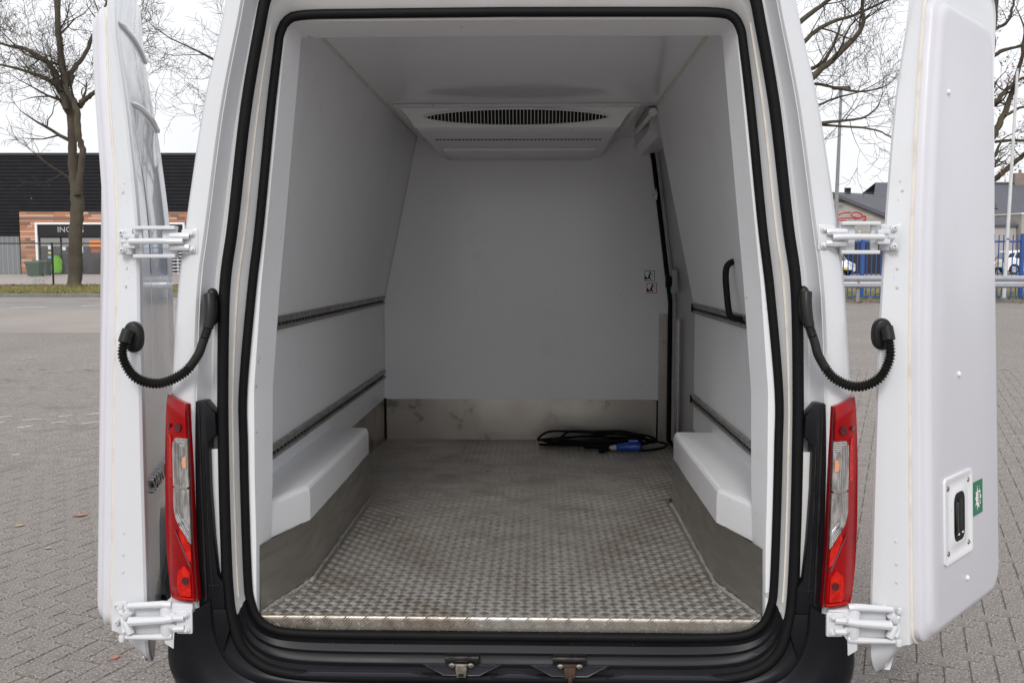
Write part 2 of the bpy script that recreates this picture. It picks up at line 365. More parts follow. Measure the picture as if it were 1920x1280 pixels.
# bumper, black, wrapping both corners below the sill
CREST = [(0,-.205),(.5,-.203),(.68,-.190),(.78,-.160),(.835,-.11),(.862,-.05),(.868,.0),(.868,.055)]
s_b = resample([p for p in catmull(SEAL_O[:8], 8)], 60); c_b = resample(catmull(CREST, 8), 60)
OUT_B = resample(catmull([(0,-.235),(.5,-.235),(.74,-.225),(.87,-.20),(.94,-.15),(.957,-.10),(.955,-.045),(.953,-.04)], 8), 60)
rows = []
for f, y in [(.12,.0),(.3,-.004),(.42,-.012),(.5,-.03),(.62,-.036),(.8,-.040),(1.,-.052)]: rows.append([(p[0], y, p[1]) for p in s_b+(c_b-s_b)*f])
for f, y in [(.25,-.066),(.6,-.064),(.85,-.048),(1.,-.022)]: rows.append([(p[0], y+.02*max(0,abs(p[0])-.8)/.15, min(p[1], .055)) for p in c_b+(OUT_B-c_b)*f])
rows.append([(p[0]*1.003, -.02+.07*max(0,abs(p[0])-.8)/.15, p[1]-.06) for p in OUT_B]); rows.append([(p[0]*.985, .0+.06*max(0,abs(p[0])-.8)/.15, -.36) for p in OUT_B])
both(MB().grid(rows), 'rear_bumper', BLACK_P, smooth=35)
cb = MB(); cb.box((.862,.055,-.40),(.958,.30,-.042)); both(cb, 'bumper_corner', BLACK_P, bevel=.012)
cb = MB(); cb.prism([(.786,.055),(.868,.055),(.868,-.05),(.80,-.09),(.775,.0)], 1, -.02, .03); both(cb, 'bumper_corner', BLACK_P, bevel=.004)
# white body blocks under the lamps that carry the lower hinges
blk = MB(); blk.prism([(.868,.078),(.948,.082),(.952,-.035),(.925,-.052),(.872,-.046)], 1, -.046, .12); both(blk, 'hinge_block', W_PAINT, bevel=.007)

# sill details: two striker pockets, strikers and raised ribs
for cx_, kind in ((vy(866,1240,-.01)[0], 0), (vy(1068,1240,-.01)[0], 1)):
    pk = MB(); z0, z1 = -.098, -.128
    o_ = [(-.115,z0),(.115,z0),(.055,z1),(-.055,z1)]
    pk.loft([[(cx_+x, -.005, z) for x,z in o_], [(cx_+x*.88, -.022, lerp(z,-.11,.18)) for x,z in o_], [(cx_+x*.84, -.020, lerp(z,-.11,.24)) for x,z in o_]], True, True)
    st = vp(pk, 'striker_pocket', HL_PLASTIC, bevel=.0015)
    MB().tube([(cx_-.10,-.0215,z0+.001),(cx_-.05,-.0215,z1+.002),(cx_+.05,-.0215,z1+.002),(cx_+.10,-.0215,z0+.001)], .0014, 5).build('pocket_edge_highlight', HL_PLASTIC, st)  # thin lighter tube drawn as the highlight along the pocket edge
    b = MB(); b.box((cx_-.047,-.022,-.086),(cx_+.047,.024,-.079)); b.box((cx_-.047,-.012,-.100),(cx_+.047,.02,-.087)); b.build('striker_mount', BLACK_G, st, bevel=.0015)
    k = MB(); k.box((cx_-.036,-.028,-.099),(cx_+.036,-.0125,-.091)); k.prism([(cx_-.016,-.095),(cx_+.016,-.095),(cx_+.013,-.125),(cx_-.013,-.125)], 1, -.040, -.024)
    k.build('striker', RUST if kind else STEEL, st, bevel=.002)
    for dx in (-.026, .026):
        q = MB(); q.loft([[(cx_+dx+math.cos(a)*r, -.028-h, -.0945+math.sin(a)*r*.8) for a in np.linspace(0,6.283,13)[:-1]] for h, r in [(0,.010),(.004,.009),(.007,.005)]]); q.build('bolt', STEEL, st)
    if kind: MB().cyl((cx_,-.040,-.118),(cx_,-.058,-.124),.006,8).build('striker_pin', RUST, st)
    else: MB().box((cx_-.007,-.0415,-.122),(cx_+.007,-.0395,-.114)).build('striker_slot', PAINTED_VOID, st)
# low ribs along the bottom of the sill, broken by the pockets
xs_ = sorted([vy(866,1240,-.01)[0], vy(1068,1240,-.01)[0]])
for x0, x1, e in ((-.60, xs_[0]-.10, (1,0)), (xs_[0]+.08, xs_[1]-.08, (1,1)), (xs_[1]+.10, .60, (0,1))):
    m_ = .05
    poly_t = [(x0-(m_ if 0 else 0), -.134), (x1+.02, -.134), (x1-m_, -.121), (x0+m_, -.121)]
    b = MB(); b.prism(poly_t, 1, -.020, .01); vp(b, 'sill_rib', HL_PLASTIC, bevel=.003)
for i in range(7):
    q = -.5+i*.17; vp(MB().cyl((q,.0475,-.060),(q,.045,-.060),.0022,6), 'sill_plug', PAINTED_VOID)

# ------------------------------------------------------------------ cargo lining
FW = 3.10                                    # front wall
def wallx(z): return .815 if z < .80 else lerp(.815, .62, (z-.80)/(1.74-.80))
def doorx(z): return .866 if z < .80 else lerp(.866, .745, (z-.80)/(1.74-.80))
zl = [0,.2,.4,.6,.74,.80,.86,1.0,1.2,1.4,1.6,1.74]
def wrow(y, s, o=0.): return [(s*(wallx(z)+o), y, z) for z in zl]
vp(MB().grid([wrow(y,-1) for y in (.21,1.2,2.2,FW+.01)]), 'wall_lining', W_GEL, normals=False, smooth=50)
vp(MB().grid([wrow(y,1) for y in (.21,1.1,2.02)]), 'wall_lining', W_GEL, normals=False, smooth=50)
b = MB(); b.loft([[(.815+.0,2.02,0),(.845,2.035,0)]]+[[(wallx(z),2.02,z),(doorx(z)+.01,2.035,z)] for z in zl[1:]], closed=False, cap=False)
vp(b, 'wall_edge', DOOR_GREY, normals=False)
vp(MB().box((-.66,.19,1.74),(.66,FW+.05,1.76)), 'ceiling_lining', W_CEIL)
fwl = MB(); fwl.add([(s*(wallx(z)+.03), FW, z) for s in (-1,) for z in zl]+[(doorx(z)+.03, FW, z) for z in zl][::-1], [tuple(range(2*len(zl)))])
vp(fwl, 'front_wall_lining', W_FRONT, normals=False, smooth=0)
# sealant lines in the corners
for s in (-1, 1):
    vp(MB().tube([(s*.618,.22,1.737),(s*.618,FW if s < 0 else 2.05,1.737)], .005, 6), 'sealant_bead', SEALANT)
vp(MB().tube([(-wallx(z)+.002, FW-.002, z) for z in zl[2:]], .0035, 6), 'sealant_bead', SEALANT)
# moulded frame inside the inner seal
RIM = [(.730,.0),(.726,.22),(.727,.4),(.724,.654),(.700,.943),(.626,1.595),(.621,1.666),(.611,1.678),(0,1.680)]
EDG = [(.722,.0),(.712,.25),(.707,.363),(.702,.642),(.676,.941),(.607,1.61),(.603,1.655),(.598,1.660),(0,1.663)]
def dens(P, k=8):
    out = []
    for a, b_ in zip(P[:-1], P[1:]):
        for j in range(k): out.append((lerp(a[0],b_[0],j/k), lerp(a[1],b_[1],j/k)))
    return np.array(out+[P[-1]])
ri, ed = dens(RIM), dens(EDG)
sI = resample(catmull([p for p in SEAL_I if p[1] > -.01][0:], 6), len(ri))
zt = ri[:,1]
def at_seal(p):      # nearest point of the inner seal run
    d = np.abs(np.array(SEAL_C)-p).sum(1); return SEAL_C[int(d.argmin())]
SEAL_C = [tuple(q) for q in offset(LI, -.006)[:180]]
base_ = np.array([at_seal(p) for p in ri]); base_[-1] = (0, 1.694)
mid_ = ri+(base_-ri)*.35
rows = [[(p[0], .088, p[1]) for p in base_], [(p[0], .089, p[1]) for p in mid_], [(p[0], .092, p[1]) for p in ri+(base_-ri)*.10], [(p[0], .108, p[1]) for p in ri+(ed-ri)*.06],
        [(p[0], .200, p[1]) for p in ed], [(p[0]+.02 if p[0] > .3 else p[0], .206, p[1]) for p in ed], [(p[0] if p[0] < .3 else max(p[0]+.02, wallx(p[1])+.03), .212, max(p[1], min(1.76, p[1]+(.1 if p[1] > 1.6 else 0)))) for p in ed]]
both(MB().grid(rows), 'opening_frame', W_GELF, smooth=28)
# wheel boxes: white moulded cover above an aluminium skirt
def inset(poly, d):
    c = np.mean(poly, 0); out = []
    P = [np.array(p) for p in poly]; n = len(P)
    for i in range(n):
        a, b_, c2 = P[i-1], P[i], P[(i+1)%n]
        n1 = np.array([-(b_-a)[1], (b_-a)[0]]); n1 /= np.linalg.norm(n1); n2 = np.array([-(c2-b_)[1], (c2-b_)[0]]); n2 /= np.linalg.norm(n2)
        m_ = n1+n2; m_ /= max(.3, (m_@m_)/2); out.append(tuple(b_+m_*d))
    return out
for s in (-1, 1):
    y1 = 1.60 if s < 0 else 1.52
    plan = [(.741,.112),(.83,.112),(.83,y1),(.680,y1),(.665,y1-.004),(.655,y1-.014),(.652,y1-.03),(.647,1.0),(.646,.42)]
    def rg(z, d, zr=0): return [(s*x, y, z+zr*max(0,(.42-y)/.3)) for x, y in inset(plan, d)]
    bx = MB(); bx.loft([rg(.198,0), rg(.284,0), rg(.296,.0025), rg(.304,.008), rg(.308,.015), rg(.309,.022)])
    vp(bx, 'wheel_box', W_GELF, smooth=14)
    # cove where the box runs up into the frame
    cv = MB(); rws = []
    for k in range(9):
        a = k/8*math.pi/2
        rws.append([(s*(.742-.020*(1-math.sin(a))-t*.02), .125+t*.12, .300+.055*(1-math.cos(a))) for t in (0,.5,1)])
    sk = [(.724,.112),(.649,.42),(.650,y1-.012)]
    b = MB(); b.grid([[(s*x,y,-.002) for x,y in sk], [(s*x,y,.2) for x,y in sk]])
    vp(b, 'skirt_plate', ALU, smooth=15)
    b = MB(); b.grid([[(s*.655,y1-.012,-.002),(s*.812,y1-.010,-.002),(s*.812,FW if s < 0 else 2.02,-.002)], [(s*.655,y1-.012,.225),(s*.812,y1-.010,.235),(s*.812,FW if s < 0 else 2.02,.235)]])
    vp(b, 'kick_plate', ALU_K, smooth=15)
    wl_ = catmull([(s*.719,.108,.002),(s*.69,.23,.002),(s*.646,.41,.002),(s*.644,.45,.002),(s*.645,1.0,.002),(s*.646,y1-.02,.002)], 14)
    wp = [(p[0]+random.gauss(0,.0012), p[1], p[2]) for p in wl_]
    vp(MB().tube(wp, [.0065+random.gauss(0,.0011) for _ in wp], 6), 'sealant_fillet', WELD)
    vp(MB().tube([(s*.739,.132,.2),(s*.650,.418,.199),(s*.654,y1-.02,.199)], .0028, 5), 'sealant_bead', SEALANT)
    vp(MB().box((s*.745-.013,.088,-.03),(s*.745+.010,.104,.045)), 'corner_plate', GREY_P, bevel=.004)
    # grooved load rails
    for zc, y0 in ((.812,.24),(.384,.24)):
        yb = FW-.03 if s < 0 else 2.01
        prof = [(0,-.024),(-.010,-.024),(-.013,-.020),(-.013,-.011),(-.004,-.010),(-.004,.002),(-.011,.003),(-.011,.014),(-.016,.018),(-.014,.024),(0,.024)]
        rw = []
        for y in (y0, yb):
            rw.append([(s*(.815+dx), y, zc+dz) for dx, dz in prof])
        rl = vp(MB().loft(rw, True, True), 'load_rail', ALU_RAIL, smooth=20)
        q = MB()
        ny = int((yb-y0)/.05)
        for i in range(ny):
            yy = y0+.02+i*.05; q.cbox((s*(.815-.0052), yy, zc-.004), (.003,.028,.007))
        q.build('rail_slots', PAINTED_VOID, rl, smooth=0, normals=False); tag(bpy.data.objects[rl.children[0].name], kind='stuff')
        MB().box((s*.815-.018, yb-.004, zc-.02),(s*.815+.002, yb+.012, zc+.02)).build('rail_end', RUBBER, rl, bevel=.003)
b = MB(); b.box((-.81,FW-.006,-.002),(.765,FW-.0005,.236)); vp(b, 'kick_plate', ALU_K)
b = MB(); b.box((.775,FW-.009,-.002),(.83,FW-.001,.735)); vp(b, 'corner_plate', ALU_K, smooth=0)
vp(MB().box((-.815,FW-.016,0),(-.803,FW-.004,.24)), 'sealant_strip', RUBBER)
vp(MB().box((.766,FW-.0085,0),(.774,FW-.0065,.236)), 'sealant_strip', RUBBER)

# tread plate floor: sheet, folded lip and raised bars
FLP = [(-.727,.100),(.727,.100),(.650,.41),(.650,1.6),(.83,1.62),(.83,FW),(-.83,FW),(-.83,1.62),(-.650,1.6),(-.650,.41)]
b = MB(); b.add([(x,y,0) for x,y in FLP], [tuple(range(len(FLP)))]); fl = vp(b, 'tread_floor', TREAD, smooth=0, normals=False)
b = MB(); b.grid([[(x,.104,.0005) for x in (-.727,.727)], [(x,.0985,-.0015) for x in (-.727,.727)], [(x,.0955,-.006) for x in (-.726,.726)], [(x,.095,-.014) for x in (-.724,.724)], [(x,.095,-.042) for x in (-.70,.70)]])
b.build('floor_lip', TREAD, fl, smooth=60)
from math import cos, sin
def inside(x, y):
    if y < .42: hw = lerp(.727, .652, (y-.10)/.32)
    elif y < 1.6: hw = .648
    else: hw = .81
    return abs(x) < hw-.012
CELL = .0293
def bar(mb, o, ex, ey, ez, ang, L=.0225, w=.0031, h=.0014):
    d = ex*cos(ang)+ey*sin(ang); n = ey*cos(ang)-ex*sin(ang); a, m_, c = d*(L/2), d*(L*.22), n*(w/2)
    vsb = [o-a, o-m_-c, o+m_-c, o+a, o+m_+c, o-m_+c, o-m_+ez*h, o+m_+ez*h]
    mb.add(vsb, [(0,1,6),(1,2,7,6),(2,3,7),(3,4,7),(4,5,6,7),(5,0,6)])
ex, ey, ez = Vector((1,0,0)), Vector((0,1,0)), Vector((0,0,1))
tb = MB()
ni = int(.83/CELL)+1
for i in range(-ni, ni+1):
    for j in range(0, int((FW-.1)/CELL)):
        cx_, cy_ = i*CELL, .112+j*CELL
        if not inside(cx_, cy_): continue
        a = rad(42) if (i+j)%2 else rad(-42)
        n = ey*cos(a)-ex*sin(a)
        nb = 5 if cy_ < 2.2 else 3
        for k in range(nb):
            o = Vector((cx_, cy_, 0))+n*((k-(nb-1)/2)*(.0056 if nb == 5 else .0095))
            bar(tb, o, ex, ey, ez, a, h=.0016, w=.0031 if nb == 5 else .005)
tag(tb.build('tread_bars', TREAD_B, fl, smooth=0, normals=False), kind='stuff')
tb = MB(); lx, lz = Vector((1,0,0)), Vector((0,0,1)); out = Vector((0,-1,0))
for i in range(-12, 13):
    for row, ang, zz, nb, L in ((0, rad(42), -.017, 5, .0285), (1, rad(-42), -.033, 3, .020)):
        cx_ = i*.0586+(.0293 if row else 0)
        a = ang; n = lz*cos(a)-lx*sin(a)
        for k in range(nb):
            o = Vector((cx_, .0948, zz))+n*((k-(nb-1)/2)*.0064)
            if abs(o.x) < .70: bar(tb, o, lx, lz, out, a, L=L, w=.0032, h=.0028)
tag(tb.build('lip_bars', TREAD_B, fl, smooth=0, normals=False), kind='stuff')

# evaporator under the ceiling
EC = -.02
fce = lambda x, z: 1.90+(1.735-z)*.45
ev = MB()
def ering(z, hw, y0, y1): return [(EC-hw,y0,z),(EC+hw,y0,z),(EC+hw,y1,z),(EC-hw,y1,z)]
ev.loft([ering(1.7385,.562,1.895,FW-.01), ering(1.728,.562,1.893,FW-.01), ering(1.722,.535,1.912,FW-.01), ering(1.690,.500,1.925,FW-.01), ering(1.640,.468,1.945,FW-.01), ering(1.630,.455,1.965,FW-.01), ering(1.626,.450,2.0,FW-.01)])
evo = vp(ev, 'evaporator', W_GELF, smooth=25)
def facept(x, z, proud): 
    t = (1.722-z)/(1.722-1.640); return (x, lerp(1.912,1.945,t)-proud, z)
zc_, hw_, hh_ = 1.683, .425, .036
lens = [(EC+hw_*math.cos(a), zc_+hh_*math.copysign(abs(math.sin(a))**1.25, math.sin(a))) for a in np.linspace(0, 2*math.pi, 61)[:-1]]
b = MB(); b.add([facept(x,z,.002) for x,z in lens], [tuple(range(60))]); b.build('grille_dark_sheet', PAINTED_VOID, evo, smooth=0)  # flat black sheet on the face, painting the shade of an outlet without depth
b = MB(); b.tube([facept(x,z,.003) for x,z in lens]+[facept(*lens[0],.003)], .0045, 6); b.build('grille_rim', W_GELF, evo)
b = MB(); ns = 52
for i in range(1, ns):
    x = EC-hw_+2*hw_*i/ns; ca = (x-EC)/hw_; hgt = hh_*(math.sqrt(max(0,1-ca*ca)))**1.25
    p, q = facept(x, zc_-hgt, .005), facept(x, zc_+hgt, .005)
    b.add([(p[0]-.0013,p[1],p[2]),(p[0]+.0013,p[1],p[2]),(q[0]+.0013,q[1],q[2]),(q[0]-.0013,q[1],q[2]),(p[0]-.0013,p[1]+.004,p[2]),(p[0]+.0013,p[1]+.004,p[2]),(q[0]+.0013,q[1]+.004,q[2]),(q[0]-.0013,q[1]+.004,q[2])],
          [(0,1,2,3),(0,4,5,1),(1,5,6,2),(3,2,6,7),(0,3,7,4)])
tag(b.build('grille_slats', W_GELF, evo, smooth=0), kind='stuff')
b = MB()
for i in range(44): b.cbox((EC-.40+i*.0186, 2.28, 1.6255), (.0125,.03,.0025))
tag(b.build('drain_slots', PAINTED_VOID, evo, smooth=0), kind='stuff')
MB().box((EC-.40,2.62,1.610),(EC+.40,FW-.008,1.6265)).build('drain_tray', W_GEL, evo, bevel=.006)
# strip lamp, door header and the sliding side door
lmp = vp(MB().cyl((.602,1.98,1.706),(.590,2.62,1.706),.014,12), 'strip_lamp', LAMP_P)
MB().cyl((.603,1.945,1.707),(.602,1.985,1.707),.019,12,.019).build('lamp_cap', W_GELF, lmp); MB().box((.580,2.0,1.718),(.615,2.62,1.738)).build('lamp_base', GREY_P, lmp, bevel=.004)
vp(MB().prism([(.625,1.739),(.625,1.675),(.66,1.635),(.76,1.650),(.77,1.739)], 1, 2.30, FW-.002), 'door_header', W_GEL, smooth=0)
def drow(y): return [(doorx(z), y, z) for z in zl]
sdr = vp(MB().grid([drow(y) for y in (2.03,2.5,FW+.03)]), 'side_door', DOOR_GREY, normals=False, smooth=50)
MB().tube([(doorx(z)-.030, FW-.028, z) for z in zl[:-1]]+[(doorx(1.66)-.035,FW-.028,1.66)], .013, 8).build('door_gasket', RUBBER, sdr)
MB().tube([(doorx(z)-.010, FW-.10, z) for z in zl[:-1]], .008, 6).build('door_edge', GREY_P, sdr)
b = MB(); b.cbox((.825,2.83,.925),(.03,.07,.13)); lt = b.build('latch_plate', GREY_P, sdr, bevel=.006)
b = MB(); b.cbox((.802,2.83,.925),(.03,.035,.05)); b.cbox((.785,2.83,.925),(.014,.05,.07)); b.build('latch_knob', RUBBER, sdr, bevel=.005)
b = MB(); b.cbox((.842,2.80,.36),(.006,.10,.72)); b.build('door_kick_plate', ALU, sdr)
b = MB(); b.prism([(2.93,1.41),(2.99,1.44),(3.04,1.43),(3.06,1.405),(3.02,1.375),(2.95,1.375)], 0, doorx(1.4)-.06, doorx(1.4)-.048); hb = b.build('door_bracket', W_GELF, sdr, bevel=.003)
for yy in (2.96, 3.03): MB().cyl((doorx(1.4)-.062,yy,1.405),(doorx(1.4)-.059,yy,1.405),.005,8).build('rivet', STEEL, sdr)
# grab handle just inside the opening
gx = wallx(.95)-.002
gh = catmull([(gx+.01,.85,1.02),(gx-.030,.85,1.022),(gx-.052,.85,1.008),(gx-.058,.85,.975),(gx-.054,.85,.92),(gx-.047,.85,.86),(gx-.040,.85,.832),(gx-.02,.85,.822),(gx+.012,.85,.820)], 5)
vp(MB().tube([(x+.018,y+.0,z) for x,y,z in gh], .0115, 10), 'grab_handle', RUBBER)
# two escape pictograms on the front wall
def sticker(px_, py_, rim, name):
    x, z = vy(px_, py_, FW-.002); w = .030
    b = MB().box((x-w,FW-.003,z-w),(x+w,FW-.001,z+w)); st = vp(b, name, rim)
    MB().box((x-w+.004,FW-.0042,z-w+.004),(x+w-.004,FW-.0032,z+w-.004)).build('sticker_face', W_GEL, st)
    b = MB(); yy = FW-.0054
    def ln(p, q, t=.0035):
        p, q = Vector((x+p[0],yy,z+p[1])), Vector((x+q[0],yy,z+q[1])); d = (q-p).normalized(); n = Vector((-d.z,0,d.x))*t
        b.add([p-n,q-n,q+n,p+n],[(0,1,2,3)])
    ln((0,.008),(-.004,-.008),.005); ln((-.004,-.008),(-.012,-.020)); ln((-.004,-.008),(.008,-.020)); ln((0,.006),(.018,.014),.002); ln((-.024,-.020),(-.024,-.002)); ln((-.024,-.012),(-.016,-.012)); ln((-.016,-.020),(-.016,-.012)); ln((.012,-.001),(.022,-.001),.0015)
    b.add([(x+.002+.006*math.cos(a),yy,z+.017+.006*math.sin(a)) for a in np.linspace(0,6.283,9)[:-1]],[tuple(range(8))])
    b.build('pictogram', RUBBER, st, smooth=0)
sticker(1218, 517, GREEN_S, 'exit_sticker'); sticker(1222, 540, RED_S, 'warning_sticker')

# ------------------------------------------------------------------ tail lamps and jamb covers
lp = [(.933,.657),(.867,.632),(.863,.45),(.861,.265),(.856,.16),(.852,.086),(.938,.084),(.951,.20),(.954,.30),(.950,.47),(.942,.58)]
def ly(x): return -.052+.055*max(0,(x-.875)/.08)**1.6
XI = lambda z: float(np.interp(z, [.086,.16,.265,.45,.632], [.852,.856,.861,.863,.867]))
XO = lambda z: float(np.interp(z, [.084,.20,.30,.47,.58,.657], [.938,.951,.954,.950,.942,.934]))
for s in (1,-1):
    b = MB(); rws = []
    nz_ = 26
    for i in range(nz_):
        t = i/(nz_-1); row = []
        for j in range(12):
            q = j/11; x0_, x1_ = XI(lerp(.086,.632,t)), XO(lerp(.084,.657,t))
            x_ = lerp(x0_, x1_, q); z_ = lerp(lerp(.086,.632,t), lerp(.084,.657,t), q)
            e_ = min(1, min(t, 1-t)*22); e2_ = min(1, q*9)
            row.append((x_*s, ly(x_)-.006+.008*(1-e_)**2+.010*(1-e2_)**2, z_))
        row = [(row[0][0]+s*.001, .14, row[0][2])]+row+[(row[-1][0]+s*.012, .14, row[-1][2])]
        rws.append(row)
    b.loft(rws, True, True); tl = vp(b, 'tail_light', LENS_R, smooth=38)
    def patch(name, pts, m, pr=.0035, dep=.006, bev=0):
        a = [(x*s, ly(x)-.006-pr, z) for x,z in pts]; c = [(x*s, ly(x)-.006-pr+dep, z) for x,z in pts]
        q = MB(); q.loft([c, a]); return q.build(name, m, tl, smooth=20, bevel=bev)
    patch('clear_lens', [(.8665,.540),(.902,.541),(.912,.528),(.914,.50),(.914,.408),(.8655,.408)], LENS_C, .008, .014)
    patch('clear_lens', [(.8655,.402),(.914,.402),(.915,.348),(.908,.318),(.896,.298),(.863,.250)], LENS_C, .008, .014)
    for k in range(5):      # stepped optics of the clear part
        e_ = -.002+.0052*k
        for zt_, zb_ in ((.535,.408),):
            q = MB(); q.tube([((.906-e_)*s, ly(.906-e_)-.0160, zb_+.002),((.906-e_)*s, ly(.906-e_)-.0160, zt_-.006-e_),((.902-e_)*s, ly(.9-e_)-.0160, zt_-e_),(.871*s, ly(.871)-.0160, zt_-e_)], .0011, 4); q.build('lens_step', CHROME if k % 2 else LENS_C, tl)
        q = MB(); q.tube([((.906-e_)*s, ly(.906-e_)-.0160, .400),((.906-e_)*s, ly(.906-e_)-.0160, .344),((.899-e_*.8)*s, ly(.9)-.0160, .320),(.8675*s, ly(.868)-.0160, .262+e_*2.0)], .0011, 4); q.build('lens_step', CHROME if k % 2 else LENS_C, tl)
    patch('lens_divider', [(.869,.409),(.908,.409),(.908,.4015),(.869,.4015)], CHROME, .0095)
    patch('bulb', [(.8705,.492),(.880,.490),(.883,.475),(.880,.462),(.8705,.46)], AMBER, .0105)
    patch('reflector', [(.920,.545),(.928,.55),(.931,.43),(.919,.43),(.919,0.52)], LENS_B, .0030)
    patch('reflector', [(.866,.245),(.895,.292),(.900,.275),(.872,.205),(.864,.200)], LENS_B, .0040)
    patch('reflector', [(.868,.168),(.884,.190),(.905,.172),(.909,.135),(.902,.104),(.866,.104)], LENS_B, .0065)
    patch('reflector', [(.857,.099),(.922,.099),(.922,.0945),(.857,.0945)], LENS_B, .009)
    patch('lens_crease', [(.912,.285),(.914,.283),(.872,.193),(.863,.183)], LENS_D, .0050)
    for (xx, zz, r_) in ((.895,.57,.0105),(.927,.572,.006),(.882,.148,.011),(.893,.305,.006)):
        patch('bulb', [(xx+r_*math.cos(a), zz+r_*math.sin(a)) for a in np.linspace(0,6.283,15)[:-1]], LENS_D, .0075)
    q = MB(); q.tube([(x*s, ly(x)-.004, z) for x,z in lp[1:6]], .0022, 5); q.build('lens_edge', LENS_D, tl)
    # black cover between lamp and seal
    cov = [(.866,.637),(.832,.637),(.803,.602),(.801,.545),(.824,.525),(.822,.40),(.815,.26),(.806,.152),(.790,.128),(.787,.056),(.862,.056),(.862,.3)]
    q = MB(); q.prism([(x*s,z) for x,z in cov], 1, -.022, .03); co = vp(q, 'lamp_cover', BLACK_P, bevel=.004)
    q = MB(); q.tube([(.848*s,-.024,.62),(.845*s,-.024,.40),(.838*s,-.024,.08)], .004, 6); q.tube([(.833*s,-.022,.52),(.83*s,-.022,.30),(.82*s,-.022,.10)], .003, 6); q.build('cover_rib', BLACK_G, co)
    q = MB(); q.box((min(.80*s,.83*s),-.026,.122),(max(.80*s,.83*s),-.018,.126)); q.build('cover_clip', BLACK_G, co)
    # pressed panel seen in the gap behind the cover
    q = MB(); q.prism([(.800*s,.50),(.826*s,.50),(.822*s,.16),(.804*s,.15)], 1, .004, .018); vp(q, 'jamb_panel', W_JAMB, bevel=.004)

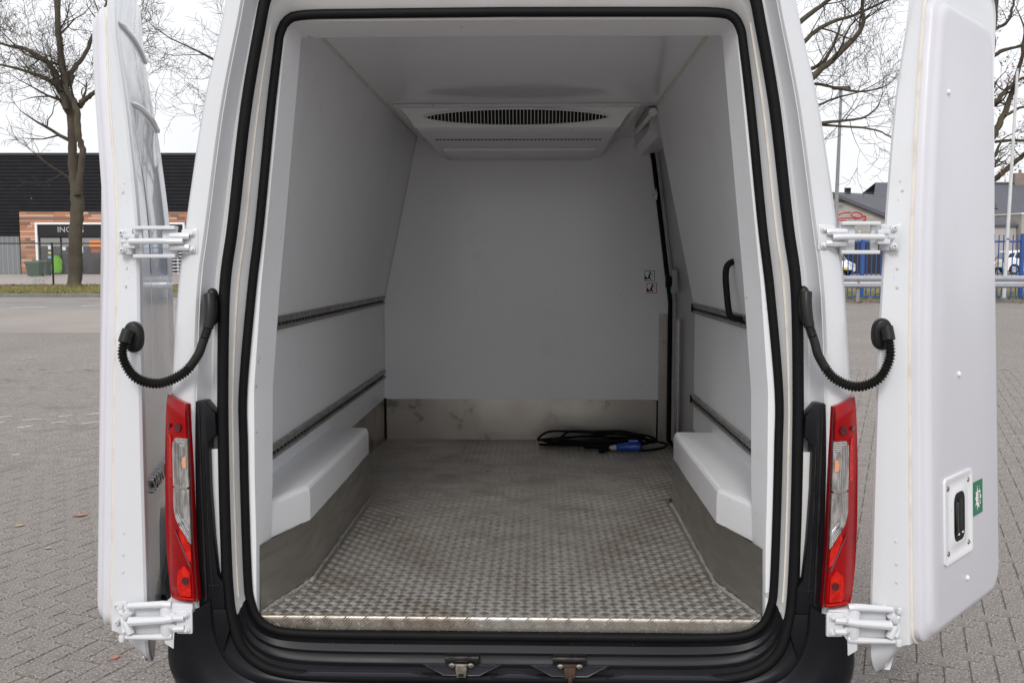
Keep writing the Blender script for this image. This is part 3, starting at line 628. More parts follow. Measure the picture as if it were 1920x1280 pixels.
# ------------------------------------------------------------------ rear doors folded back along the sides
UZ = [(-.13,.0),(.0,.0),(.4,.0),(.785,.005),(1.09,.028),(1.35,.066),(1.57,.108),(1.75,.150),(1.90,.20)]
def ue(z): return float(np.interp(z, [q[0] for q in UZ], [q[1] for q in UZ]))
def sm(a, b_, x): t = min(1, max(0, (x-a)/(b_-a))); return t*t*(3-2*t)
UF, ZB, ZT = .84, -.125, 1.875
def skin_n(u, z):
    bul = -.011*(1-((u-.42)/.42)**2)                                   # bulged outer skin
    rec = .008*sm(.20,.235,u)*sm(.62,.70,z)*(1-sm(1.43,1.46,z))*(1-sm(.78,.80,u))   # recessed window field
    low = .012*sm(.24,.30,u)*(1-sm(.18,.30,z))
    top = .022*sm(1.40,1.9,z)
    return bul+rec+low+top
def EDGE(z): return max(.028, .102-.040*max(z,-.02))
def make_door(s, hinge, ang, tilt, label, lean=.06):
    def LEAN(z): return lean*sm(1.0,1.8,z)
    n_u = 26
    zsd = list(np.linspace(ZB, -.02, 8))+list(np.linspace(.02, 1.78, 46))+[1.81,1.84,1.86,1.872,ZT]
    rings = []
    for z in zsd:
        k = 0 if z > -.02 else ((-.02-z)/(-.02-ZB))
        kt = max(0, (z-1.78)/(ZT-1.78))
        u0 = ue(z)+.05*k**3+.10*kt**3; uf = lerp(UF, .13, min(1, k*2.2)**.7)-.05*kt**3-.04*k**3
        nm = lerp(EDGE(z), .018, min(1, k**.6))
        tn = 0.
        us = np.linspace(u0+.014, uf-.01, n_u)
        o = [(u, skin_n(u,z)) for u in us]
        e_in = (1-min(1,k*1.5))
        rg = [(u0+.004, skin_n(u0+.01,z)+.003), (u0, skin_n(u0,z)+.010)]
        tail = [(u0+.003, nm*.22+tn), (u0+.010, nm*.42+tn), (u0+.020, nm*.62+tn), (u0+.028, nm*.9+tn), (u0+.036, nm+tn), (u0+.06, nm+tn), (uf-.03, nm+tn), (uf-.01, nm*.9+tn), (uf, .03+tn)]
        loop_ = [(u, n+LEAN(z)) for u, n in list(reversed(o))+rg+tail]
        rings.append([(u, s*n, z) for u, n in loop_])
    b = MB(); b.loft(rings)
    d = b.build('rear_door', W_PAINT, van, (hinge[0], hinge[1], FZ), (0,0,rad(ang)), smooth=32)
    d.rotation_euler = (Matrix.Rotation(rad(ang),3,'Z') @ Matrix.Rotation(tilt,3,'X')).to_euler()
    d['label'] = label
    # insulated plug
    def plug_ring(dep, ins):
        pts = []
        z0, z1 = -.022+ins, 1.750-ins
        fr = .672-ins
        def nu(z): return ue(z)+.048+ins
        for z in np.linspace(z0+.05, z1-.06, 16): pts.append((nu(z), z))
        for a in np.linspace(0, math.pi/2, 7)[1:]: pts.append((nu(z1-.06)+.06*(1-math.cos(a))+.0, z1-.06+.06*math.sin(a)))
        for a in np.linspace(math.pi/2, 0, 7): pts.append((fr-.05+.05*math.cos(a), z1-.05+.05*math.sin(a)))
        for a in np.linspace(0, -math.pi/2, 7): pts.append((fr+.028-.07+.07*math.cos(a), z0+.07+.07*math.sin(a)))
        for a in np.linspace(math.pi/2, 0, 7)[:-1]: pts.append((nu(z0)+.05-.05*math.sin(math.pi/2-a)*1.0 if False else nu(z0)+.05*(1-math.cos(a)), z0+.05*(1-math.sin(a))) )
        return [(u, s*(EDGE(z)-.002+dep+LEAN(z)), z) for u, z in pts]
    def ring_clean(dep, ins): return plug_ring(dep, ins)
    pl = MB(); pl.loft([ring_clean(-.01,0), ring_clean(.022,.0), ring_clean(.030,.006), ring_clean(.032,.014), ring_clean(.040,.020), ring_clean(.047,.028), ring_clean(.050,.040)])
    pg = pl.build('insulation_panel', W_PLUG, d, smooth=40)
    r0 = ring_clean(.003, -.004)
    MB().tube(r0+[r0[0]], .0055, 6).build('sealant_bead', SEALANT, d)
    FN = 0.
    fstart = set(d.children)
    if s < 0:    # details of the face that shows: latch recess, sticker, rivet caps
        u0, u1, z0, z1 = .165, .400, .175, .418
        fr_ = MB()
        def fr(u0,u1,z0,z1,n,r=.012):
            out = []
            for cu, cz, a0 in ((u1-r,z1-r,0),(u0+r,z1-r,90),(u0+r,z0+r,180),(u1-r,z0+r,270)):
                for a in (0,30,60,90): out.append((cu+r*math.cos(rad(a0+a)), s*n, cz+r*math.sin(rad(a0+a))))
            return out
        fr_.loft([fr(u0,u1,z0,z1,FN-.002), fr(u0,u1,z0,z1,FN+.005), fr(u0+.006,u1-.006,z0+.006,z1-.006,FN+.006), fr(u0+.014,u1-.014,z0+.014,z1-.014,FN+.0015),
                  fr(u0+.052,u1-.052,z0+.038,z1-.038,FN+.0015,.03), fr(u0+.062,u1-.062,z0+.046,z1-.046,FN+.006,.028), fr(u0+.072,u1-.072,z0+.052,z1-.052,FN+.005,.026)], True, False)
        lf = fr_.build('latch_surround', W_GELF, d, smooth=45)
        rc = MB(); rc.loft([fr(u0+.072,u1-.072,z0+.052,z1-.052,FN+.0055,.026), fr(u0+.078,u1-.078,z0+.056,z1-.056,FN+.0045,.024)], True, True); rc.build('latch_well', PAINTED_VOID, d)
        MB().box((u0+.078, s*(FN+.012) if s<0 else FN, z0+.075),(u0+.095, s*(FN+.004), z1-.075)).build('latch_handle', BLACK_G, d, bevel=.004)
        MB().box((u0+.105, s*(FN+.009), z0+.085),(u0+.130, s*(FN+.005), z1-.07)).build('latch_handle', BLACK_P, d, bevel=.004)
        MB().cbox((u0+.10, s*(FN+.0085), z0+.073),(.012,.002,.004)).build('latch_mark', WHITE_S, d)
        MB().cbox((u0+.135, s*(FN+.0085), z0+.074),(.012,.002,.004)).build('latch_mark', WHITE_S, d)
        for cu, cz in ((u0+.032,z0+.03),(u1-.032,z0+.03),(u0+.032,z1-.03),(u1-.032,z1-.03)):
            MB().cyl((cu, s*(FN+.001), cz),(cu, s*(FN+.0045), cz),.008,10,.006).build('screw', STEEL, d)
        g0, g1, h0, h1 = .41, .50, .270, .370
        gs = MB().box((g0,s*(FN+.0024),h0),(g1,s*(FN+.0004),h1)).build('release_sticker', GREEN_S, d)
        cu, cz = (g0+g1)/2, (h0+h1)/2; star = []
        for k in range(20):
            r = (.034 if k % 2 == 0 else .021)*(1+.12*math.sin(k*2.3)); a = 2*math.pi*k/20; star.append((cu+r*.9*math.cos(a), s*(FN+.0034), cz+r*1.12*math.sin(a)))
        MB().add(star, [tuple(range(20))]).build('sticker_burst', WHITE_S, d, smooth=0)
        hd = MB()
        for k in range(4): hd.cbox((cu+.002+.0*k, s*(FN+.0042), cz+.014-.0085*k), (.014,.001,.003))
        hd.cbox((cu+.010, s*(FN+.0042), cz-.004), (.003,.001,.036)); hd.cbox((cu+.003, s*(FN+.0042), cz+.026), (.003,.001,.014)); hd.build('sticker_hand', GREEN_S, d, smooth=0)
        for cu, cz in ((.235,1.485),(.300,.70),(.36,.10)):
            MB().loft([[(cu+r*math.cos(a), s*(FN+h), cz+r*math.sin(a)) for a in np.linspace(0,6.283,13)[:-1]] for h, r in ((0,.008),(.004,.0075),(.0065,.004))]).build('rivet_cap', W_GELF, d)
        for ob in [o for o in d.children if o not in fstart]:     # seat the fittings on the leaning panel face
            for v in ob.data.vertices: v.co.y += s*(EDGE(v.co.z)-.002+.050+LEAN(v.co.z))
    else:        # details of the outer skin that shows: two ribs, lettering, black foot trim
        for z_, ua, ub in ((1.47,.17,.825),(1.70,.20,.80)):
            pth = []
            for t in np.linspace(0,1,16):
                u = lerp(ua,ub,t); pth.append((u, s*(skin_n(u,z_)+LEAN(z_)-.001-.003*math.sin(math.pi*min(1,t*6)/2)), z_+.012*math.sin(math.pi*t)))
            MB().tube(pth, [.003]+[.008]*14+[.004], 8).build('skin_rib', W_PAINT, d)
        me = text_mesh('SPRINTER', .080, .005, CHROME_D, 'model_lettering')
        vs_ = np.array([v.co for v in me.vertices]); w0 = vs_[:,0].max()-vs_[:,0].min()
        for v in me.vertices:
            v.co.x *= .36/w0; v.co.y *= .9; v.co.y *= 1.0; v.co.z -= (skin_n(.08+v.co.x,.35))
        link_mesh('model_lettering', me, d, (.08, s*(-.004), .355), (rad(90),0,0))
        b = MB(); rws = []
        for u in np.linspace(.24,.86,12):
            t = (u-.24)/.62; z1_ = lerp(.01,.15,min(1,t*1.3)); rws.append([(u, s*(skin_n(u,0)+.01), -.12),(u, s*(skin_n(u,0)-.018-.03*t), -.11),(u, s*(skin_n(u,0)-.022-.04*t), z1_-.03),(u, s*(skin_n(u,0)-.010-.03*t), z1_),(u, s*(skin_n(u,.1)+.012), z1_+.002)])
        b.loft(rws, True, True); tr = b.build('door_trim', BLACK_P, d, smooth=40)
        b = MB()
        for k in range(5): b.cbox((.40+k*.07, s*(-.055-.008*k), -.06), (.02,.012,.05))
        b.build('trim_clips', BLACK_G, d, bevel=.002)
    # dimples pressed in the hinge edge
    for z_, du, n_ in [(1.235,.012,.045),(1.21,.016,.058),(1.185,.012,.042),(1.0,.014,.052),(.975,.012,.042),(.95,.014,.055),(.26,.01,.03),(.262,.018,.058),(.20,.01,.03),(.20,.018,.06),(.15,.01,.03),(.15,.018,.06)]:
        u = ue(z_)+du+.003; n_ *= EDGE(z_)/.086; n_ += LEAN(z_)
        MB().loft([[(u-.001-h, s*(n_+r*.7*math.cos(a)), z_+r*math.sin(a)) for a in np.linspace(0,6.283,9)[:-1]] for h, r in ((-.002,.005),(.0004,.0042),(.0008,.002))]).build('dimple', W_PAINT, d)
    return d
dl = make_door(1, (-1.012, .0), 104, 0.0, 'rear door folded back showing its glossy outer skin')
dr = make_door(-1, (.992, .0), 50, 0.0, 'rear door showing its white insulated inner panel', .0)

# ------------------------------------------------------------------ hinges (painted white, two links)
def hinge(s, px_, zc, lower, name):
    X = lambda v: s*v
    dx0 = abs(px_[0]); p0 = abs(px_[1])       # door plate centre, pillar plate centre
    y = -.034
    h = MB()
    if not lower:
        h.box((min(X(p0+.035),X(dx0-.035)), y-.006, zc+.032),(max(X(p0+.035),X(dx0-.035)), y+.028, zc+.042))
        h.box((min(X(p0+.035),X(dx0-.035)), y-.006, zc-.044),(max(X(p0+.035),X(dx0-.035)), y+.028, zc-.034))
        h.box((min(X(p0+.035),X(p0+.075)), y+.012, zc-.04),(max(X(p0+.035),X(p0+.075)), y+.024, zc+.04))
        h.box((min(X(dx0-.055),X(dx0-.035)), y+.012, zc-.04),(max(X(dx0-.055),X(dx0-.035)), y+.024, zc+.04))
    else:
        tp = [(X(dx0-.040),y-.01,zc+.040),(X(p0+.06),y-.012,zc+.046),(X(p0+.035),y-.010,zc+.044)]
        h.tube(tp, [.009,.011,.012], 8); h.tube([(X(dx0-.02),y-.006,zc-.050),(X(p0+.06),y-.010,zc-.046),(X(p0+.035),y-.008,zc-.044)], [.007,.010,.011], 8)
        h.box((min(X(p0+.07),X(dx0-.05)), y+.006, zc-.045),(max(X(p0+.07),X(dx0-.05)), y+.016, zc+.045))
    ho = vp(h, name, W_PAINT, bevel=.003)
    r = MB(); pz = zc+.0
    if not lower:
        r.tube([(X(p0+.008),y-.018,pz),(X(p0+.07),y-.020,pz+.001),(X(dx0-.03),y-.016,pz)], .0085, 8)
        r.cyl((X(dx0-.026),y+.0,zc-.018),(X(dx0-.026),y+.0,zc+.020),.011,10); r.cyl((X(p0+.042),y+.002,zc-.020),(X(p0+.042),y+.002,zc+.022),.012,10)
    else:
        r.tube([(X(p0+.012),y-.02,pz+.012),(X(p0+.05),y-.022,pz+.006),(X(dx0-.045),y-.016,pz-.002)], [.010,.011,.014], 8)
        r.cyl((X(p0+.050),y+.0,zc-.042),(X(p0+.050),y+.0,zc+.040),.021,14); r.cyl((X(dx0-.03),y-.004,zc+.004),(X(dx0-.045),y-.010,zc+.026),.012,8); r.cyl((X(dx0-.03),y-.004,zc-.006),(X(dx0-.046),y-.008,zc-.040),.012,8)
        r.cyl((X(dx0-.022),y-.012,zc-.060),(X(dx0-.022),y-.012,zc-.042),.009,8); r.cyl((X(dx0-.022),y-.012,zc+.030),(X(dx0-.022),y-.012,zc+.046),.008,8)
    r.build('hinge_link', W_PAINT, ho, bevel=.002)
    # pillar plate
    q = MB(); y2 = -.024 if not lower else -.048
    q.box((min(X(p0-.026),X(p0+.020)), y2-.008, zc-.034),(max(X(p0-.026),X(p0+.020)), y2+.004, zc+.034)); q.build('pillar_plate', W_PAINT, ho, bevel=.006)
    q = MB()
    for dz in (.014,-.016): q.tube([(X(p0-.004),y2-.012,zc+dz),(X(p0+.018),y2-.016,zc+dz),(X(p0+.046),y-.002,zc+dz)], [.009,.010,.009], 8)
    q.build('pillar_knuckle', W_PAINT, ho)
    for dz in (.021,-.021): MB().loft([[(X(p0-.010)+r_*math.cos(a), y2-.008-hh, zc+dz+r_*math.sin(a)) for a in np.linspace(0,6.283,13)[:-1]] for hh, r_ in ((0,.010),(.004,.0095),(.0045,.0055),(.010,.005),(.011,.003))]).build('bolt', W_PAINT, ho)
    # door plate
    q = MB(); y3 = .004 if s > 0 else .010
    sl = (-.018 if s > 0 else .010)
    xa, xb = (dx0-.020, dx0+.026)
    pts = [(xa,-.035),(xb,-.035),(xb,.037),(xa,.037)]
    q.loft([[(X(a), y3+.006+(a-dx0)*sl/.04, zc+z) for a,z in pts], [(X(a), y3-.006+(a-dx0)*sl/.04, zc+z) for a,z in pts]]); q.build('door_plate', W_PAINT, ho, bevel=.005)
    q = MB()
    if not lower:
        q.tube([(X(dx0+.012),y3-.006,zc),(X(dx0-.012),y3-.016,zc),(X(dx0-.034),y-.004,zc)], [.006,.012,.014], 8)
        q.box((min(X(dx0-.045),X(dx0-.012)),y-.014,zc-.018),(max(X(dx0-.045),X(dx0-.012)),y+.016,zc-.006)); q.box((min(X(dx0-.045),X(dx0-.012)),y-.014,zc+.008),(max(X(dx0-.045),X(dx0-.012)),y+.016,zc+.020))
    else:
        q.tube([(X(dx0+.006),y3-.008,zc+.02),(X(dx0-.014),y3-.02,zc+.004),(X(dx0-.03),y-.006,zc+.018)], [.007,.011,.010], 8)
        q.tube([(X(dx0+.006),y3-.008,zc-.02),(X(dx0-.014),y3-.02,zc-.006),(X(dx0-.034),y-.008,zc-.038)], [.007,.011,.012], 8)
    q.build('door_knuckle', W_PAINT, ho, bevel=.002)
    for dz in (.024,-.024):
        MB().loft([[(X(dx0+.010)+r_*math.cos(a), y3-.006+.01*sl/.04-hh, zc+dz+r_*math.sin(a)) for a in np.linspace(0,6.283,15)[:-1]] for hh, r_ in ((0,.0105),(.005,.010),(.0055,.0065),(.0105,.006),(.011,.0035),(.006,.003))], True, True).build('bolt', W_PAINT, ho)
    return ho
hinge(-1, (-1.047,-.862), 1.071, False, 'door_hinge')
hinge(1, (1.020,.848), 1.082, False, 'door_hinge')
hinge(-1, (-1.090,-.893), .030, True, 'door_hinge')
hinge(1, (1.082,.888), .040, True, 'door_hinge')

# ------------------------------------------------------------------ corrugated black hoses between doors and pillars
def hose(s, pts):
    P = [( *vy(u, v, -.03), ) for u, v in pts]
    c3 = [(x, -.035-.03*math.sin(math.pi*i/(len(P)-1)), z) for i, (x, z) in enumerate(P)]
    path = resample(catmull(c3, 10), 260)
    r = []
    for i in range(260):
        t = i/259
        if t < .18: r.append(lerp(.017,.0145,t/.18))
        elif t < .235: r.append(.0125+.0018*math.sin(i*2.1))
        elif t < .40: r.append(.0122)
        elif t < .93: r.append(.0118+.0026*math.sin(i*1.57))
        else: r.append(.0165)
    k = MB().tube([tuple(p) for p in path], r, 12); ho = vp(k, 'cable_hose', HOSE, smooth=50)
    # mounting boots
    (x, z), (x2, z2) = P[0], P[-1]
    def boot(x, z, w, h, tilt, y):
        out = []
        for dy, k_ in ((.012,1.0),(-.004,1.0),(-.012,.92),(-.014,.80)):
            out.append([(x+w*k_*math.cos(a)+tilt*h*math.sin(a), y+dy, z+h*k_*math.copysign(abs(math.sin(a))**.8, math.sin(a))) for a in np.linspace(0,2*math.pi,25)[:-1]])
        MB().loft(out).build('hose_boot', HOSE, ho, smooth=50)
    boot(x+s*.002, z-.035, .018, .052, -s*.02, -.010); boot(x2, z2-.022, .0265, .043, 0, -.002)
hose(1, [(1510,548),(1509,572),(1512,605),(1522,640),(1530,668),(1556,705),(1598,722),(1640,708),(1662,672),(1664,640),(1661,612)])
hose(-1, [(394,552),(397,575),(396,608),(387,640),(378,665),(352,697),(306,716),(262,705),(238,672),(236,645),(242,618)])
for s, (u, v) in ((1,(1660,716)),):      # scuffs the hose has rubbed into the paint
    pass

# ------------------------------------------------------------------ extension lead on the load floor
def V2W(p): return ORG + R3 @ Vector(p)
cab = empty('extension_cable', V2W((.45,2.85,0)), R3.to_euler(), 'coiled black extension cable with blue connector lying on the tread floor', 'cable')
rnd = random.Random(5)
pts = []
for k in range(6):
    c = Vector((-.04+rnd.gauss(0,.02), .05+rnd.gauss(0,.03), 0)); ax, ay = .27+rnd.gauss(0,.035), .09+rnd.gauss(0,.025); ph = rnd.gauss(0,.1)
    for a in np.linspace(0, 2*math.pi, 11)[:-1]:
        x, y = ax*math.cos(a), ay*math.sin(a)*(1-.45*abs(math.cos(a)))
        pts.append((c.x+x*math.cos(ph)-y*math.sin(ph), c.y+x*math.sin(ph)+y*math.cos(ph), .009+.007*k+abs(rnd.gauss(0,.006))+(.03 if k in (2,4) and math.sin(a) > .5 else 0)))
pts += [(.25,.06,.03),(.34,.03,.02),(.32,-.06,.012),(.20,-.16,.012),(.13,-.155,.02)]
pts = [(.02,-.16,.016),(-.03,-.10,.014),(-.10,-.04,.01)]+pts
MB().tube(catmull(pts, 5), .0068, 7).build('cable', RUBBER, cab)
c = MB().tube([(.055,-.150,.030),(.085,-.155,.030),(.10,-.157,.032),(.15,-.165,.034),(.185,-.170,.034)], [.015,.020,.022,.025,.023], 14); c.build('connector', BLUE_PL, cab, bevel=.002)
MB().tube([(.02,-.145,.024),(.056,-.150,.028)], [.012,.016], 12).build('connector_gland', GREY_P, cab); MB().tube([(.12,-.17,.064),(.17,-.176,.066)], .010, 8).build('connector_latch', BLUE_PL, cab)
MB().tube([(.01,-.165,.020),(-.02,-.18,.020),(-.035,-.19,.02)], [.010,.018,.018], 12).build('plug', RUBBER, cab)
for dx in (-.008,.008): MB().cyl((-.035+dx,-.19,.02),(-.045+dx,-.205,.02),.0024,6).build('plug_pin', STEEL, cab)

# ------------------------------------------------------------------ street behind the van
def quadstrip(name, pts, z, m, label, cat):
    return tag(sheet(name, pts, z, m), label, cat, kind='structure')
quadstrip('road', [(-120,20.4),(-7.2,20.4),(-5.5,24),(-5.2,60),(-8.5,60),(-8.8,35.0),(-120,35.0)], -.004, ASPHALT, 'asphalt road passing the lot', 'road')
quadstrip('road_patch', [(-120,20.9),(-7.6,20.6),(-6.4,23.5),(-6.6,28.6),(-120,29.3)], -.001, ASPHALT_B, 'beige worn asphalt lane beside the lot', 'road')
for nm, a, b_, m, lb in (('lane_marking',(20,577),(88,575.5),LINE_W,'white lane dash nearest the left edge'),('lane_marking',(153,573.5),(192,572.5),LINE_W,'white lane dash partly behind the left door'),
                     ('lane_marking',(12,567),(78,566),LINE_Y,'faded yellow dash nearest the left edge'),('lane_marking',(150,565),(188,563.5),LINE_Y,'faded yellow dash partly behind the left door'),('lane_marking',(322,567),(332,567),LINE_W,'short white dash seen between door and pillar')):
    p, q = ground(*a), ground(*b_); n = Vector((0,1,0))*.11
    tag(sheet(nm, [(p.x,p.y-.11),(q.x,q.y-.11),(q.x,q.y+.11),(p.x,p.y+.11)], .003, m), lb, 'road marking', 'lane markings', 'structure')
BAYL = mat('worn_bay_paint', (.50,.48,.46), .8, col2=(.27,.245,.225), nscale=30, nlo=.45, nhi=.7)
for i_, (a, b_) in enumerate([((0,782),(22,780)),((42,788),(78,785)),((110,781),(136,778)),((166,777),(192,773)),((0,792),(6,791)),((32,802),(62,798)),((96,793),(122,790)),((150,795),(186,790)),((38,674),(60,671)),((24,853),(36,851))]):
    p, q = ground(*a), ground(*b_); d_ = (q-p).normalized(); n = Vector((-d_.y, d_.x, 0))*.022
    tag(sheet('bay_marking', [tuple((p-n).xy),tuple((q-n).xy),tuple((q+n).xy),tuple((p+n).xy)], .0025, BAYL), 'worn pale paint stroke on the paving left of the van', 'paint mark', 'worn paint strokes', 'structure')
kb = MB().prism([(35.0,-.02),(35.03,.11),(35.05,.12),(35.25,.12),(35.25,-.02)], 0, -120, -8.8); tag(kb.build('kerb', KERB, bevel=.01), 'grey concrete kerb along the verge', 'kerb', kind='structure')
VERGE = mat('verge_soil', (.20,.16,.085), 1., col2=(.13,.135,.045), nscale=1.2, bump=.8, bscale=20, specks=[(9, .55, .7, (.26,.20,.12))])
tag(sheet('verge', [(-120,35.25),(-8.8,35.25),(-8.8,43.0),(-120,43.0)], .10, VERGE), 'grass verge under the street trees', 'verge', kind='structure')
tag(sheet('footway', [(-120,43.0),(-8.8,43.0),(-8.8,59.9),(-120,59.9)], .085, FOOTWAY), 'pale tiled forecourt of the black hall', 'pavement', kind='structure')
GRASS = mat('grass_blades', (.16,.17,.05), .8, col2=(.28,.24,.10), nscale=1.5)
rg_ = random.Random(3); gb = MB()
for k in range(9000):
    x = rg_.uniform(-26,-9); y = 35.5+abs(rg_.gauss(0,2.4)); 
    if y > 42.6: continue
    h = rg_.uniform(.05,.16)*(1.4 if (x+17.2)**2+(y-40)**2 < 2.5 else 1); a = rg_.uniform(0,3.14); dx, dy = math.cos(a)*.02, math.sin(a)*.02
    gb.add([(x-dx,y-dy,.09),(x+dx,y+dy,.09),(x+rg_.gauss(0,.05),y+rg_.gauss(0,.05),.1+h)], [(0,1,2)])
tag(gb.build('grass', GRASS, smooth=0, normals=False), 'rough green and straw coloured grass on the verge', 'grass', kind='stuff')
LEAF_L = mat('leaf_litter', (.20,.09,.05), .9, col2=(.30,.18,.11), nscale=3)
lb = MB()
for k in range(1500):
    x = rg_.uniform(-26,-9); y = 42.4+rg_.gauss(0,.5); a = rg_.uniform(0,6.28); r = rg_.uniform(.04,.09)
    lb.add([(x+r*math.cos(a+t), y+r*.7*math.sin(a+t), .115+rg_.uniform(0,.04)) for t in (0,1.9,3.1,4.9)], [(0,1,2,3)])
tag(lb.build('leaf_litter', LEAF_L, smooth=0, normals=False), 'brown fallen leaves heaped along the wire fence', 'leaves', kind='stuff')

# the black hall with its timber clad shop front
DARKC = mat('black_cladding', (.014,.014,.017), .5, col2=(.019,.019,.022), nscale=2, spec=.2)
hall = empty('industrial_hall', (-24,60,0), label='black corrugated industrial hall with timber clad shop front', cat='building')
HX0, HX1, HZ = -62.-(-24), -9.5+24, 7.02
def hp(b, n, m, par=hall, **k): return b.build(n, m, par, **k)
prof = []; z = 2.3; pitch = .205
while z < HZ:
    prof += [(0,z),(-.045,z+.03),(-.045,z+.115),(0,z+.145)]; z += pitch
OX0, OX1 = -28.93+24, -18.6+24              # timber portal
b = MB()
b.grid([[(HX0,y,z) for y,z in prof],[(HX1,y,z) for y,z in prof]]); hp(b, 'cladding_sheet', DARKC, smooth=0, normals=False)
b = MB(); b.box((HX0,.06,0),(HX1,26,HZ)); hp(b, 'hall_wall', DARKC)
b = MB(); b.box((HX0,-.10,HZ-.02),(HX1,.2,HZ+.10)); hp(b, 'roof_trim', mat('roof_trim', (.03,.03,.035), .4))
plinth = MB(); plinth.box((OX1+.1,-.03,.05),(HX1,.05,2.4)); hp(plinth, 'hall_plinth', DARKC)
# roller shutter left of the portal
rs = MB(); rs.box((HX0,-.01,.05),(OX0-.03,.06,2.32)); rsd = hp(rs, 'shutter_door', mat('shutter_grey', (.17,.18,.19), .35))
for k in range(9):
    x = OX0-.25-k*.28; MB().box((x-.012,-.03,.08),(x+.012,-.012,2.28)).build('shutter_bar', mat('shutter_bar', (.33,.39,.37), .4), rsd)
MB().box((OX0-.08,-.05,.05),(OX0-.01,.02,2.36)).build('shutter_frame', DARKC, rsd)
# planks
PLK = [mat('plank_%s' % n, c, .6, col2=c2, nscale=3, stretch=(.4,1,6)) for n, c, c2 in (('terracotta',(.46,.21,.125),(.40,.18,.105)),('salmon',(.57,.33,.235),(.50,.28,.195)),('brown',(.30,.165,.11),(.26,.14,.09)),('umber',(.20,.14,.11),(.165,.115,.09)),('rust',(.40,.17,.09),(.35,.15,.08)))]
pb = MB(); pb.box((OX0,-.06,.05),(OX0+.93,.0,3.72)); pb.box((OX0+.93,-.06,3.10),(OX1,.0,3.72)); tw = hp(pb, 'timber_wall', DARKC)
rp = random.Random(11); ph = .1535
zz = .06
while zz < 3.70:
    x = OX0+.005; xe = (OX1 if zz > 3.07 else OX0+.93)
    while x < xe-.05:
        L = rp.choice((.45,.7,1.1,1.6,2.0)) if zz > 3.07 else rp.choice((.3,.45,.62,.93))
        x2 = min(xe, x+L)
        MB().box((x+.003,-.085-rp.uniform(0,.012),zz+.006),(x2-.003,-.06,zz+ph-.006)).build('plank', rp.choice(PLK), tw, smooth=0)
        x = x2
    zz += ph
# shop front: white frame, black fascia with lettering, glazing
WF = mat('white_frame', (.78,.78,.78), .4)
b = MB(); b.box((OX0+.93,-.20,3.00),(OX1-.6,.0,3.12)); b.box((OX0+.93,-.20,.05),(OX0+1.06,.0,3.0)); b.box((OX1-.72,-.2,.05),(OX1-.6,0,3.0)); hp(b, 'shop_frame', WF)
b = MB(); b.box((OX0+1.06,-.10,2.32),(OX1-.72,.0,3.0)); fa = hp(b, 'fascia', mat('fascia_black', (.012,.012,.014), .35))
LET = mat('fascia_lettering', (.42,.42,.40), .5)
for tx, u0 in (('INO',110),('G',149.5)):
    me = text_mesh(tx, .47, .008, LET, 'fascia_letter'); vsx = [v.co.x for v in me.vertices]; x0 = min(vsx)
    p = far(u0, 435, 60)
    k = (.84 if tx == 'INO' else .27)/(max(vsx)-x0)
    for v in me.vertices: v.co.x = (v.co.x-x0)*k
    link_mesh('fascia_letter', me, fa, (p.x+24, -.112, 2.545), (rad(90),0,0))
GW = mat('shop_glass', (.045,.047,.05), .06, spec=.7, col2=(.075,.075,.075), nscale=1.4)
for k, (xa, xb) in enumerate(((1.16,2.35),(2.42,3.55),(3.62,4.75),(4.82,5.95),(6.02,7.15),(7.22,8.35),(8.42,9.0))):
    g = MB(); g.box((OX0+xa,-.06,.12),(OX0+min(xb,OX1-OX0-.8),-.02,2.27)); gp = hp(g, 'shop_window', GW)
    xb = min(xb, OX1-OX0-.8)
    m_ = MB(); m_.box((OX0+xa-.05,-.09,.06),(OX0+xa,-.02,2.32)); m_.box((OX0+xb,-.09,.06),(OX0+xb+.05,-.02,2.32)); m_.box((OX0+xa,-.09,.06),(OX0+xb,-.02,.14)); m_.box((OX0+xa,-.09,2.24),(OX0+xb,-.02,2.32)); m_.build('window_frame', DARKC, gp, smooth=0)
    MB().box((OX0+xa+.02,-.065,1.72),(OX0+xb-.02,-.061,2.2)).build('window_screen', mat('frosted_film', (.23,.235,.235), .3), gp)
def onfacade(name, u, v, w, h, m, par=hall):
    p = far(u, v, 60); return MB().box((p.x+24-w/2,-.075,p.z-h/2),(p.x+24+w/2,-.067,p.z+h/2)).build(name, m, par, smooth=0)
POST = mat('poster_white', (.62,.66,.68), .5); YEL = mat('poster_yellow', (.6,.5,.2), .5); PBL = mat('poster_blue', (.18,.35,.5), .5); ORG_L = mat('poster_orange', (.75,.24,.05), .5)
onfacade('poster', 153, 468, .25, .36, POST); onfacade('poster', 94, 464, .18, .22, POST); onfacade('poster', 94, 474, .18, .12, YEL); onfacade('poster', 94, 482, .2, .16, PBL); onfacade('poster', 121, 466, .2, .2, POST); onfacade('poster', 180, 457, .75, .36, ORG_L); onfacade('poster', 180, 470, .55, .22, mat('poster_red', (.35,.09,.05), .5)); onfacade('poster', 110, 505, .5, .25, mat('poster_dark_red', (.10,.03,.03), .5))
onfacade('poster', 60, 372, .05, .05, ORG_L)
# lime green high-visibility bundle behind the glass
LIME = mat('lime_fabric', (.16,.42,.02), .6, col2=(.08,.25,.015), nscale=9); pL = far(106, 500, 59.7)
lm = MB(); rl_ = random.Random(2)
rings = []
for k in range(9):
    t = k/8; r = .30*math.sin(math.pi*(.15+.8*t))**.5
    rings.append([(r*(1+.25*math.sin(5*a+k*1.3))*math.cos(a), .12*math.sin(a), -.55+1.0*t+.03*math.sin(3*a)) for a in np.linspace(0,6.283,17)[:-1]])
lm.loft(rings); tag(lm.build('safety_jacket', LIME, None, (pL.x, 59.75, .72)), 'lime green jacket hanging at the shop window', 'jacket')
